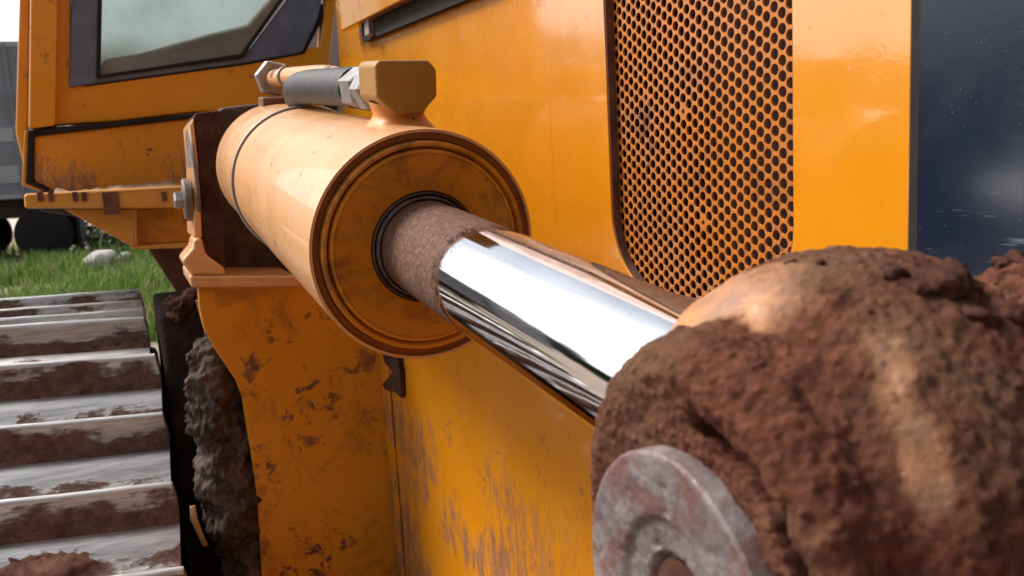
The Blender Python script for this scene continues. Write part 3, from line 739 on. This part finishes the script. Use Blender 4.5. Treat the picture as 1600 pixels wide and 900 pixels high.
# ---- dried mud lump on the frame between track and plate
def lump(name, cen, rad, rot, mat, parent, sub=5, amp=0.25, sc=9.0, fine=0.05, attr=None, cut=None):
    bm = bmesh.new(); bmesh.ops.create_icosphere(bm, subdivisions=sub, radius=1.0)
    mt = Matrix.Translation(cen) @ rot.to_4x4() @ Matrix.Diagonal((*rad, 1))
    rm_ = min(rad)
    for v in bm.verts:
        n_ = v.co.normalized(); p = mt @ v.co; nw = (rot @ Vector((n_.x / rad[0], n_.y / rad[1], n_.z / rad[2]))).normalized()
        v.co = p + nw * rm_ * (amp * 1.6 * fbm(p, sc, 4) + fine * fbm(p, sc * 5, 4))
    return from_bm(name, bm, mat, parent, 180)
lc = on_x(362, 760, PX - 0.06)
l1 = lump('dried_mud', lc, (0.07, 0.055, 0.27), Matrix.Rotation(0.10, 3, 'X'), M_GREYMUD, bulldozer, 7, 0.50, 13.0, 0.24); tag(l1, kind='stuff')
bm = bmesh.new()
pts = [on_x(x, y, PX - 0.0) for x, y in ((300, 790), (304, 812), (312, 836), (321, 858))]
lf = [bm.verts.new(p + Vector((0, w_, 0.002 * i))) for i, p in enumerate(pts) for w_ in (-0.004 - 0.003 * (i == 1), 0.005)]
for i in range(3): bm.faces.new((lf[2 * i], lf[2 * i + 1], lf[2 * i + 3], lf[2 * i + 2]))
leaf = from_bm('dry_leaf', bm, plain('dry straw', (0.42, 0.27, 0.13), 0.8), None, 180)
sm = leaf.modifiers.new('thick', 'SOLIDIFY'); sm.thickness = 0.002
tag(leaf, 'curled tan dry leaf lying on the grey mud beside the track', 'leaf')
bm = bmesh.new(); add_box(bm, (-2.75, -0.42, GROUND + 0.25), (-0.2, 0.0, GROUND + 0.62)); add_box(bm, (-2.72, -0.40, 0.70), (-1.95, 0.0315, 1.26)); bevel(from_bm('track_frame', bm, M_MATTE, track), 0.02)  # frame boxes close the gap; their black paints in its shade
bm = bmesh.new(); add_box(bm, (-2.6, 0.02, GROUND + 0.22), (-0.4, LY + 0.3, GROUND + 0.30)); from_bm('belly_guard', bm, M_DARK, fr)
bm = bmesh.new()
fd = on_x(262, 486, -2.0)
add_prism(bm, [Vector((x, 0.032, z)) for x, z in ((-1.72, 0.40), (-1.72, 1.05), (-1.95, fd.z), (-2.5, fd.z - 0.02), (-2.7, 0.40))], (0, 0.5, 0)); bevel(from_bm('final_drive', bm, M_GAP_SHADE, fr), 0.012, 3)  # block added to fill the gap, coloured with its shade
for px_, py_, r in ((284, 488, 0.040), (272, 476, 0.028), (298, 470, 0.03)):
    o = lump('drive_mud', on_x(px_, py_, -1.97), (r, r, r * 0.9), Matrix.Identity(3), M_CHEEK, fr, 5, 0.7, 16.0, 0.2); tag(o, kind='stuff')
# blade at the machine's front, beyond the lens
bm = bmesh.new()
prof_b = [(0.78, 1.62), (0.86, 1.45), (0.90, 1.15), (0.88, 0.80), (0.80, 0.42), (0.83, 0.42), (0.92, 0.80), (0.94, 1.15), (0.90, 1.45), (0.82, 1.62)]
add_prism(bm, [Vector((x, -0.85, z)) for x, z in prof_b], (0, 3.4, 0)); bld = bevel(from_bm('dozer_blade', bm, M_PLATE, bulldozer), 0.006)
for y_ in (-0.5, 0.25, 1.0, 1.75, 2.3):
    bm = bmesh.new(); add_prism(bm, [Vector((x, y_, z)) for x, z in ((0.77, 1.58), (0.85, 1.45), (0.89, 1.15), (0.87, 0.80), (0.80, 0.45), (0.72, 0.55), (0.74, 1.15))], (0, 0.04, 0)); from_bm('blade_rib', bm, M_PLATE, bld)
# ---- rod eye in the foreground, caked with mud
EC = Vector((-0.258, 0, 1.600))
CRACK = [Vector((p.x, 0, p.z)) for p in (on_y(x, y, 0.182) for x, y in ((1095, 665), (1130, 695), (1178, 735), (1200, 770), (1232, 800), (1243, 850), (1275, 905)))]
SMEAR = [on_y(x, y, 0.24) for x, y in ((1388, 560), (1405, 620), (1432, 700), (1462, 770))]
def eye_surface():
    prof_ = [(0.186, 0.0), (0.184, 0.030), (0.181, 0.052), (0.178, 0.060), (0.1765, 0.066), (0.179, 0.073), (0.183, 0.0775), (0.189, 0.0800), (0.1955, 0.081), (0.199, 0.0812), (0.203, 0.0835), (0.210, 0.0895), (0.220, 0.0965), (0.235, 0.1015), (0.252, 0.1045), (0.268, 0.105), (0.282, 0.103), (0.292, 0.09), (0.295, 0.0)]
    # densify
    P = []
    for (y0, r0), (y1, r1) in zip(prof_, prof_[1:]):
        k = max(1, int(math.hypot(y1 - y0, r1 - r0) / 0.0011))
        P += [(y0 + (y1 - y0) * t / k, r0 + (r1 - r0) * t / k) for t in range(k)]
    P.append(prof_[-1]); n = 420; V, F, A = [], [], []
    for y, r in P:
        for k in range(n):
            t = 2 * math.pi * k / n; d = Vector((math.sin(t), 0, math.cos(t)))   # t=0 at the top, + towards +X (front)
            p = Vector((EC.x, y, EC.z)) + d * r
            nn = (d * (1.0 if y > 0.185 else 0.35) + Vector((0, -1, 0)) * (1.0 if y < 0.190 else 0.0)).normalized()
            bare = sstep(0.198, 0.206, y + 0.010 * fbm(p, 30, 3)) * sstep(0.262, 0.215, y + 0.02 * fbm(p, 25, 3)) * sstep(1.15, 0.25, abs((t + math.pi + 0.50) % (2 * math.pi) - math.pi))
            if p.y > 0.20:
                q = CAM + (p - CAM) * ((0.24 - CAM.y) / p.y); dm = 1.0
                for c0_, c1_ in zip(SMEAR, SMEAR[1:]):
                    e_ = c1_ - c0_; tt = min(1, max(0, (q - c0_).dot(e_) / e_.length_squared)); dm = min(dm, (q - c0_ - e_ * tt).length)
                bare = max(bare, 0.60 * sstep(0.0215, 0.002, dm + 0.012 * fbm(p, 40, 3)))
            A.append(bare)
            mud = 1 - bare
            disp = mud * (0.0012 * fbm(p, 34, 4) + 0.0022 * fbm(p, 130, 3) + 0.0016 * fbm(p, 330, 2) + 0.0010 + 0.0035 * max(0, fbm(p, 85, 2, 9.0) - 0.16)) + 0.0012 * fbm(p, 14, 3)
            if y < 0.215:
                q = Vector((p.x + 0.004 * fbm(p, 90, 3), 0, p.z + 0.004 * fbm(p, 90, 3, 5.0))); dm = 1.0
                for c0_, c1_ in zip(CRACK, CRACK[1:]):
                    e_ = c1_ - c0_; tt = min(1, max(0, (q - c0_).dot(e_) / e_.length_squared)); dm = min(dm, (q - c0_ - e_ * tt).length)
                disp -= 0.016 * sstep(0.0065, 0.0015, dm)
            V.append(p + nn * disp)
    m_ = len(P)
    for i in range(m_ - 1):
        for k in range(n):
            F.append((i * n + k, i * n + (k + 1) % n, (i + 1) * n + (k + 1) % n, (i + 1) * n + k))
    return V, F, A
M = Mat('mud over worn paint')
bare = M.attr('bare')
bn = M.ramp(M.math('ADD', bare, M.math('MULTIPLY', M.math('SUBTRACT', M.noise(40, 6, 0.7), 0.5), 0.7)), 0.22, 0.95)
n1 = M.noise(95, 8, 0.75); n2 = M.noise(14, 4)
mc = M.mix(M.ramp(n1, 0.3, 0.72), (0.050, 0.014, 0.008), (0.180, 0.066, 0.038)); mc = M.mix(M.math('MULTIPLY', M.ramp(n2, 0.42, 0.68), 0.6), mc, (0.150, 0.085, 0.050))
pc_ = M.mix(M.ramp(M.noise(26, 6, 0.7), 0.38, 0.68), (0.50, 0.225, 0.085), (0.26, 0.135, 0.085))
M.set(Base_Color=M.mix(bn, mc, pc_), Roughness=M.mixf(bn, 0.95, 0.38), Specular_IOR_Level=M.mixf(bn, 0.15, 0.5),
      Normal=M.bump(M.math('MULTIPLY', M.mixf(bn, 1.0, 0.12), M.math('ADD', M.math('ADD', n1, M.math('MULTIPLY', M.ramp(M.voro(190.0), 0.0, 0.5), -0.55)), M.math('MULTIPLY', M.noise(420, 4, 0.7), 0.5))), 1.0, 0.0032))
M_EYE = M.m
V, F, A = eye_surface()
EV, EF = V, F
eye = from_np('rod_eye', V, F, M_EYE, ram, 180, {'bare': A})
M = Mat('battered rusty pin steel')
p1 = M.noise(55, 8, 0.75); p2 = M.noise(190, 5, 0.7); p3 = M.noise(16, 4)
pcx = M.mix(M.ramp(p1, 0.32, 0.66), (0.105, 0.083, 0.082), (0.235, 0.205, 0.205))
pcx = M.mix(M.math('MULTIPLY', M.ramp(M.noise(42, 7, 0.75, M.vec((1, 1, 1), (0.4, 0, 0.7))), 0.46, 0.60), 0.75), pcx, (0.15, 0.055, 0.040))
pcx = M.mix(M.math('MULTIPLY', M.ramp(p3, 0.52, 0.68), 0.6), pcx, (0.10, 0.050, 0.038))
M.set(Base_Color=pcx, Metallic=0.35, Roughness=M.ramp(p2, 0.3, 0.7, 0.42, 0.78), Normal=M.bump(M.math('ADD', p2, M.math('MULTIPLY', p1, 0.5)), 0.7, 0.0015))
M_PIN = M.m
PCN = Vector((-0.2635, 0.1745, 1.5755))
bm = bmesh.new()
add_lathe(bm, [(-0.018, 0.0), (-0.018, 0.0602), (0.0008, 0.0602), (0.0017, 0.0597), (0.0022, 0.0585), (0.0022, 0.050), (0.0022, 0.044), (0.0018, 0.038), (0.0014, 0.0350), (0.0002, 0.0335), (-0.0012, 0.0320), (-0.0018, 0.026), (-0.0020, 0.0205), (-0.0036, 0.0190), (-0.0065, 0.0175), (-0.0065, 0.0)], PCN, (0, -1, 0), 160)
bmesh.ops.subdivide_edges(bm, edges=[e for e in bm.edges if abs((e.verts[0].co - PCN).length - (e.verts[1].co - PCN).length) > 0.003], cuts=4)
for v in bm.verts: v.co += Vector((0, -1, 0)) * (0.0007 * fbm(v.co, 70, 3) - 0.0012 * max(0, fbm(v.co, 150, 2, 3.0) - 0.22) * 3) + Vector((v.co.x - PCN.x, 0, v.co.z - PCN.z)) * 0.008 * fbm(v.co, 25, 3)
pin = from_bm('pin_end', bm, M_PIN, ram, 50)
bm = bmesh.new(); add_lathe(bm, [(0, 0), (0.0, 0.0165), (-0.001, 0.0165), (-0.002, 0.010), (-0.001, 0.0)], PCN + Vector((0, 0.0055, 0)), (0, 1, 0), 32)
from_bm('pin_plug', bm, M_CHEEK, ram, 60)

# ---- blade-arm yoke to the right, buried in mud
M_YOKE = M_EYE
def yoke():
    bm = bmesh.new(); bmesh.ops.create_icosphere(bm, subdivisions=8, radius=1.0)
    bm.verts.index_update(); F = [[v.index for v in f.verts] for f in bm.faces]
    D = np.array([v.co[:] for v in bm.verts]); D /= np.linalg.norm(D, axis=1)[:, None]; bm.free()
    cen = np.array(on_y(1470, 720, 0.40))
    parts = [(on_y(1315, 560, 0.285), on_y(1400, 820, 0.265), 0.040, 0.046), (on_y(1400, 820, 0.265), on_y(1490, 1200, 0.26), 0.046, 0.06),
             (on_y(1395, 585, 0.350), on_y(1440, 590, 0.42), 0.050, 0.055), (on_y(1660, 590, 0.41), on_y(1800, 640, 0.43), 0.060, 0.075), (on_y(1560, 860, 0.44), on_y(1600, 1400, 0.40), 0.085, 0.11), (on_y(1500, 640, 0.42), on_y(1640, 700, 0.45), 0.055, 0.06)]
    def sdf(P):
        out_ = None
        for a_, b_, ra, rb in parts:
            a_ = np.array(a_); b_ = np.array(b_); e_ = b_ - a_; t = np.clip(((P - a_) @ e_) / (e_ @ e_), 0, 1)
            d = np.linalg.norm(P - a_ - t[:, None] * e_, axis=1) - (ra + (rb - ra) * t)
            if out_ is None: out_ = d
            else:
                k = 0.012; h = np.clip(0.5 + 0.5 * (out_ - d) / k, 0, 1); out_ = out_ * (1 - h) + d * h - k * h * (1 - h)
        return out_
    t = np.full(len(D), 0.60)
    for _ in range(70): t = np.maximum(0.005, t - 0.9 * np.minimum(0.03, np.maximum(-0.003, sdf(cen + D * t[:, None]))))
    P = cen + D * t[:, None]; vv, A = [], []
    path = [on_y(x, y, 0.24) for x, y in ((1375, 545), (1405, 620), (1435, 700), (1460, 770))]
    for p_, d_ in zip(P, D):
        p = Vector(p_); k = 0.005 * fbm(p, 22, 4) + 0.0035 * fbm(p, 75, 4) + 0.0020 * fbm(p, 260, 2) + 0.006 * max(0, fbm(p, 60, 2, 7.0) - 0.12)
        dm = 1.0
        if p.y < 0.34:
            q = CAM + (p - CAM) * ((0.24 - CAM.y) / max(0.05, p.y - CAM.y))
            for c0_, c1_ in zip(path, path[1:]):
                e_ = c1_ - c0_; tt = min(1, max(0, (q - c0_).dot(e_) / e_.length_squared)); dm = min(dm, (q - c0_ - e_ * tt).length)
        b_ = 0.85 * sstep(0.013, 0.003, dm + 0.006 * fbm(p, 45, 3)); A.append(b_)
        vv.append(p + Vector(d_) * k * (1 - 0.7 * b_))
    return vv, F, A
V, F, A = yoke()
yk = from_np('blade_arm_yoke', V, F, M_YOKE, bulldozer, 180, {'bare': A})
# loose clods lying on the yoke and the eye
bm = bmesh.new()
rs = random.Random(5)
from mathutils.bvhtree import BVHTree
no_ = len(V); bvh = BVHTree.FromPolygons(list(V) + list(EV), F + [[i + no_ for i in f] for f in EF])
def clod(p, r, rs):
    m0 = len(bm.verts)
    res = bmesh.ops.create_icosphere(bm, subdivisions=3, radius=r)
    off = rs.random() * 50; sx_ = rs.uniform(0.8, 1.5)
    for v in res['verts']:
        v.co *= 1 + 1.1 * fbm(v.co / r, 1.1, 4, off)
        v.co.z *= 0.75; v.co.x *= sx_
        v.co += p
for i in range(220):
    x, y = rs.uniform(-0.36, 0.02), rs.uniform(0.225, 0.43)
    hit = bvh.ray_cast(Vector((x, y, 2.2)), Vector((0, 0, -1)))
    if hit[0] is None or hit[1].z < 0.25: continue
    r = 0.0010 + 0.0040 * rs.random() ** 4
    clod(hit[0] - Vector((0, 0, r * 0.15)), r, rs)
for px_, py_, y_, r in ((1465, 445, 0.30, 0.009), (1405, 430, 0.30, 0.0045), (1440, 452, 0.30, 0.004), (1522, 490, 0.31, 0.0045), (1577, 487, 0.31, 0.007), (1545, 500, 0.31, 0.004), (1590, 408, 0.34, 0.007), (1570, 414, 0.34, 0.004), (1490, 440, 0.30, 0.006)):
    v = ray(px_, py_); hit = bvh.ray_cast(CAM, v)
    while hit[0] is None:
        py_ += 6; hit = bvh.ray_cast(CAM, ray(px_, py_))
    clod(hit[0] - hit[1] * r * 0.1, r, rs)
cl = from_bm('loose_clods', bm, M_CLOD, bulldozer, 180); tag(cl, kind='stuff')

# ================================================================== ground and background
M = Mat('gravelly ground')
g1 = M.noise(0.9, 8, 0.7); g2 = M.noise(14, 6, 0.7)
gc = M.mix(M.ramp(g1, 0.50, 0.70), (0.24, 0.17, 0.12), (0.12, 0.13, 0.05)); gc = M.mix(M.math('MULTIPLY', M.ramp(g2, 0.3, 0.75), 0.5), gc, (0.36, 0.31, 0.25))
M.set(Base_Color=gc, Roughness=0.95, Normal=M.bump(g2, 0.6, 0.03)); M_GROUND = M.m
bm = bmesh.new(); bmesh.ops.create_grid(bm, x_segments=60, y_segments=60, size=600)
for v in bm.verts: v.co.z = GROUND
gr = from_bm('ground', bm, M_GROUND, None, 180, recenter=False); tag(gr, kind='structure')
M_PATH = plain('pale gravel', (0.46, 0.41, 0.35), 0.95, var=0.25, sc=3.0, bump=0.5, bsc=20, bdist=0.02)
bm = bmesh.new(); pts = [(-400, 418), (45, 402), (60, 420), (20, 436), (-400, 462)]
f = bm.faces.new([bm.verts.new(on_z(x, y, GROUND + 0.006)) for x, y in pts])
pa = from_bm('gravel_path', bm, M_PATH, None, 180); tag(pa, kind='structure')
bm = bmesh.new(); f = bm.faces.new([bm.verts.new(on_z(x, y, GROUND + 0.010)) for x, y in [(-500, 352), (140, 340), (136, 356), (-500, 392)]])
pa2 = from_bm('gravel_yard', bm, M_PATH, None, 180); tag(pa2, kind='structure')

M = Mat('grass blades')
rndn = M.n('ShaderNodeNewGeometry').outputs['Random Per Island']
gcol = M.mix(rndn, (0.045, 0.115, 0.010), (0.21, 0.30, 0.05)); gcol = M.mix(M.ramp(rndn, 0.86, 0.88), gcol, (0.34, 0.29, 0.13))
M.set(Base_Color=gcol, Roughness=0.6, Subsurface_Weight=0.0)
tl = M.n('ShaderNodeBsdfTranslucent'); M.l(gcol, tl.inputs[0]); mg = M.n('ShaderNodeMixShader'); mg.inputs[0].default_value = 0.35
M.l(M.p.outputs[0], mg.inputs[1]); M.l(tl.outputs[0], mg.inputs[2]); M.l(mg.outputs[0], M.out.inputs[0])
M_GRASS = M.m
rng = np.random.default_rng(3); on_path = on_z(40, 388, GROUND).x
PX0, PX1, PY1 = on_z(30, 404, GROUND).x, on_z(30, 438, GROUND).x, on_z(62, 420, GROUND).y
STN = ((on_z(157, 422, GROUND), 0.26), (on_z(197, 412, GROUND), 0.18))
def grass(name, zones, mat):
    V, F = [], []
    for (x0, x1, y0, y1, n, h0, h1) in zones:
        for _ in range(n):
            x = rng.uniform(x0, x1); y = rng.uniform(y0, y1)
            dens = noise.noise(Vector((x * 0.35, y * 0.55, 3.0)))
            if PX0 < x < PX1 and y < PY1 + 0.5 * noise.noise(Vector((x * 2, y * 2, 0))) and rng.random() < 0.93: continue
            if x < on_path and y < -1.0 and rng.random() < 0.75: continue
            if any(q.x - 0.15 < x < q.x + 2.6 and abs(y - q.y * x / q.x) < w_ and rng.random() < 0.9 for q, w_ in STN): continue
            if dens < -0.10 and rng.random() < 0.85: continue
            h = rng.uniform(h0, h1) * (0.75 + 0.6 * max(-0.3, dens)); w = rng.uniform(0.006, 0.014); a_ = rng.uniform(0, 6.283); l_ = rng.normal(0, 0.30) * h; l2 = rng.normal(0, 0.30) * h
            c, s = math.cos(a_) * w, math.sin(a_) * w; z = GROUND; o = len(V)
            V += [(x - c, y - s, z), (x + c, y + s, z), (x + c * .7 + l_ * .35, y + s * .7 + l2 * .35, z + h * .6), (x - c * .7 + l_ * .35, y - s * .7 + l2 * .35, z + h * .6), (x + l_, y + l2, z + h)]
            F += [(o, o + 1, o + 2, o + 3), (o + 3, o + 2, o + 4)]
    return from_np(name, V, F, mat)
gs = grass('grass', [(-17.5, -8, -4.5, 2.0, 42000, 0.18, 0.46), (-26, -17.5, -6.5, 1.5, 9000, 0.15, 0.35)], M_GRASS); tag(gs, kind='stuff')

def ground_at(px, py): return on_z(px, py, GROUND)
M_STONE = plain('pale stone', (0.50, 0.46, 0.43), 0.85, var=0.2, sc=8, bump=0.5, bsc=30, bdist=0.01)
for (px_, py_, r, lab) in ((157, 408, (0.22, 0.28, 0.155), 'large pale rounded stone lying in the grass behind the track'), (197, 398, (0.10, 0.13, 0.10), 'small pale stone in dark grass right of the large stone'),):
    o = lump('stone', ground_at(px_, py_ + 14) + Vector((0, 0, r[2] * 1.1)), r, Matrix.Rotation(0.25, 3, 'X'), M_STONE, None, 4, 0.25, 3.0, 0.05)
    tag(o, lab, 'stone', 'stones in the grass')
M = Mat('dark leaf blades'); M.set(Base_Color=M.mix(M.n('ShaderNodeNewGeometry').outputs['Random Per Island'], (0.018, 0.045, 0.008), (0.05, 0.10, 0.02)), Roughness=0.55)
for px_, py_, n_, rr_, hh_, lab in ((212, 396, 520, 0.85, 0.80, 'dark green leaf clump under the orange step'), (148, 388, 260, 0.50, 0.60, 'small dark leaf clump beside the wooden post')):
    g = ground_at(px_, py_); V, F = [], []
    for k in range(n_):
        d = Vector(rng.normal(0, 1, 3)).normalized() * (rng.random() ** 0.5); p = g + Vector((d.x * rr_, d.y * rr_, 0.02 + abs(d.z) * hh_))
        n3 = Vector(rng.normal(0, 1, 3)).normalized(); t_ = n3.orthogonal().normalized(); b_ = n3.cross(t_); l_ = rng.uniform(0.05, 0.12); o = len(V)
        V.extend([p - t_ * l_, p + b_ * l_ * .35, p + t_ * l_, p - b_ * l_ * .35]); F.append((o, o + 1, o + 2, o + 3))
    tag(from_np('dark_leaf_clumps', V, F, M.m), kind='stuff')  # clumps of dark leaves that darken this stretch of grass
g = ground_at(127, 392)
bm = bmesh.new(); add_prism(bm, [g + Vector((a_, b_, -0.02)) for a_, b_ in ((-.07, -.075), (.07, -.08), (.075, .07), (-.06, .08))], (0.03, -0.02, 0.62))
po = bevel(from_bm('wooden_post', bm, plain('weathered dark wood', (0.055, 0.030, 0.022), 0.9, var=0.4, sc=9)), 0.01)
tag(po, 'short dark weathered post standing in the grass behind the step', 'post')
bm = bmesh.new(); g = ground_at(157, 412)
add_tube(bm, smooth_path([g, g + Vector((0, 0.01, 0.2)), g + Vector((0.02, 0.05, 0.42)), g + Vector((0.05, 0.12, 0.55))], 5), [0.009] * 15 + [0.005], 6)
dsk = from_bm('dry_stalk', bm, plain('straw', (0.50, 0.42, 0.24), 0.8), None, 180)
tag(dsk, 'single pale dry grass stalk rising before the white stone', 'plant')

# box truck parked behind
TXR = -18.3
def tb(px, py): return on_x(px, py, TXR)
truck = bpy.data.objects.new('parked_truck', None); COL.objects.link(truck)
zb = tb(20, 312).z; zt = tb(20, 64).z; yr_ = tb(104, 300).y
truck.location = (TXR - 1.2, yr_ - 3.5, GROUND)
tag(truck, 'grey box truck parked on the gravel behind the cab', 'truck')
M_BOX = plain('weathered grey panel', (0.17, 0.175, 0.20), 0.55, 0.1, var=0.18, sc=1.2, dust=0.10)
M_BOX2 = plain('light grey panel', (0.30, 0.30, 0.32), 0.55, 0.1, var=0.12, sc=1.2)
bm = bmesh.new(); add_box(bm, (TXR - 2.4, yr_ - 7.5, zb), (TXR, yr_, zt))
box = bevel(from_bm('cargo_box', bm, M_BOX, truck), 0.03)
for k in range(12):
    bm = bmesh.new(); y0 = yr_ - 0.05 - 0.62 * k; add_box(bm, (TXR + 0.001, y0 - 0.06, zb + 0.05), (TXR + 0.03, y0, zt - 0.05)); from_bm('box_rib', bm, M_BOX, box)
for z0_, z1_ in ((zb + 0.02, zb + 0.10), (zb + 0.30, zb + 0.62), (zb + 1.05, zb + 1.30), (zt - 0.10, zt - 0.02)):
    bm = bmesh.new(); add_box(bm, (TXR + 0.002, yr_ - 7.4, z0_), (TXR + 0.018, yr_ - 0.12, z1_)); from_bm('side_stripe', bm, M_BOX2, box)
bm = bmesh.new(); add_box(bm, (TXR - 2.0, yr_ - 7.3, zb - 0.35), (TXR - 0.4, yr_ - 0.1, zb - 0.01)); ch = from_bm('chassis', bm, M_DARK, truck)
bm = bmesh.new(); add_box(bm, (TXR - 2.2, tb(68, 360).y - 0.35, GROUND + 0.25), (TXR - 0.45, tb(68, 360).y + 0.62, zb - 0.02)); from_bm('underbody_shade', bm, M_MATTE, truck)  # black box added to paint in the shade under the truck
bm = bmesh.new(); add_box(bm, (TXR - 0.40, tb(68, 360).y + 0.56, GROUND + 0.22), (TXR - 0.02, tb(68, 360).y + 0.62, zb - 0.02)); from_bm('wheel_shade', bm, M_MATTE, truck)  # dark flap added to paint in shade beside the wheel
bm = bmesh.new(); add_box(bm, (TXR - 0.5, yr_ - 2.9, GROUND + 0.35), (TXR - 0.05, yr_ - 1.75, zb - 0.05)); bevel(from_bm('fuel_tank', bm, M_DARK, truck), 0.08, 3)
for y_ in (tb(68, 360).y, tb(68, 360).y - 1.25, yr_ - 6.4):
    for x_ in (TXR - 0.32, TXR - 2.35):
        w = lathe('wheel', [(0, 0), (0.0, 0.26), (0.03, 0.29), (0.02, 0.44), (0.06, 0.50), (0.26, 0.50), (0.30, 0.44), (0.30, 0)], (x_, y_, GROUND + 0.50), (1, 0, 0), M_MATTE, truck, 32)
        lathe('rim', [(0, 0), (0, 0.22), (0.05, 0.25), (0.05, 0)], (x_ + 0.268, y_, GROUND + 0.50), (1, 0, 0), M_MATTE, w, 24)
bm = bmesh.new(); add_box(bm, (TXR - 2.35, yr_ - 9.6, GROUND + 0.55), (TXR - 0.05, yr_ - 7.7, zt - 0.5)); bevel(from_bm('truck_cab', bm, M_BOX2, truck), 0.15, 4)

# wood far off on the track side (mirrored in hood and ram), plus added light-blocking trees
M = Mat('wood foliage')
M.set(Base_Color=M.mix(M.noise(0.5, 4), (0.028, 0.048, 0.016), (0.065, 0.10, 0.03)), Roughness=0.8)
V, F = [], []
def cluster(cx_, cy_, h, r):
    for _ in range(700):
        d = Vector(rng.normal(0, 1, 3)).normalized() * (rng.random() ** 0.45)
        p = Vector((cx_ + d.x * r, cy_ + d.y * r, GROUND + h * 0.55 + d.z * h * 0.5)); n_ = Vector(rng.normal(0, 1, 3)).normalized(); t_ = n_.orthogonal().normalized(); b_ = n_.cross(t_); s_ = rng.uniform(0.25, 0.6)
        o = len(V); V.extend([p + t_ * s_, p + b_ * s_ * .6, p - t_ * s_, p - b_ * s_ * .6]); F.append((o, o + 1, o + 2, o + 3))
for a_ in np.arange(-36, 76, 7.0): cluster(15 * math.cos(R_(a_)), 15 * math.sin(R_(a_)), rng.uniform(7, 9), 1.9)  # unseen trees added ahead of the machine to block front light
for a_ in np.arange(-172, -20, 2.2):                       # bearing, measured from +X towards -Y
    if -164.5 < a_ < -159.8: h = rng.uniform(9, 10)
    elif -159.8 <= a_ < -154.5: h = 6.2
    elif -154.5 <= a_ < -147: h = rng.uniform(7.6, 8.6)
    else: h = rng.uniform(5.0, 6.5)
    cluster(52 * math.cos(R_(a_)), 52 * math.sin(R_(a_)), h, 1.6)
wd = from_np('distant_wood_and_light_block', V, F, M.m); tag(wd, kind='stuff')
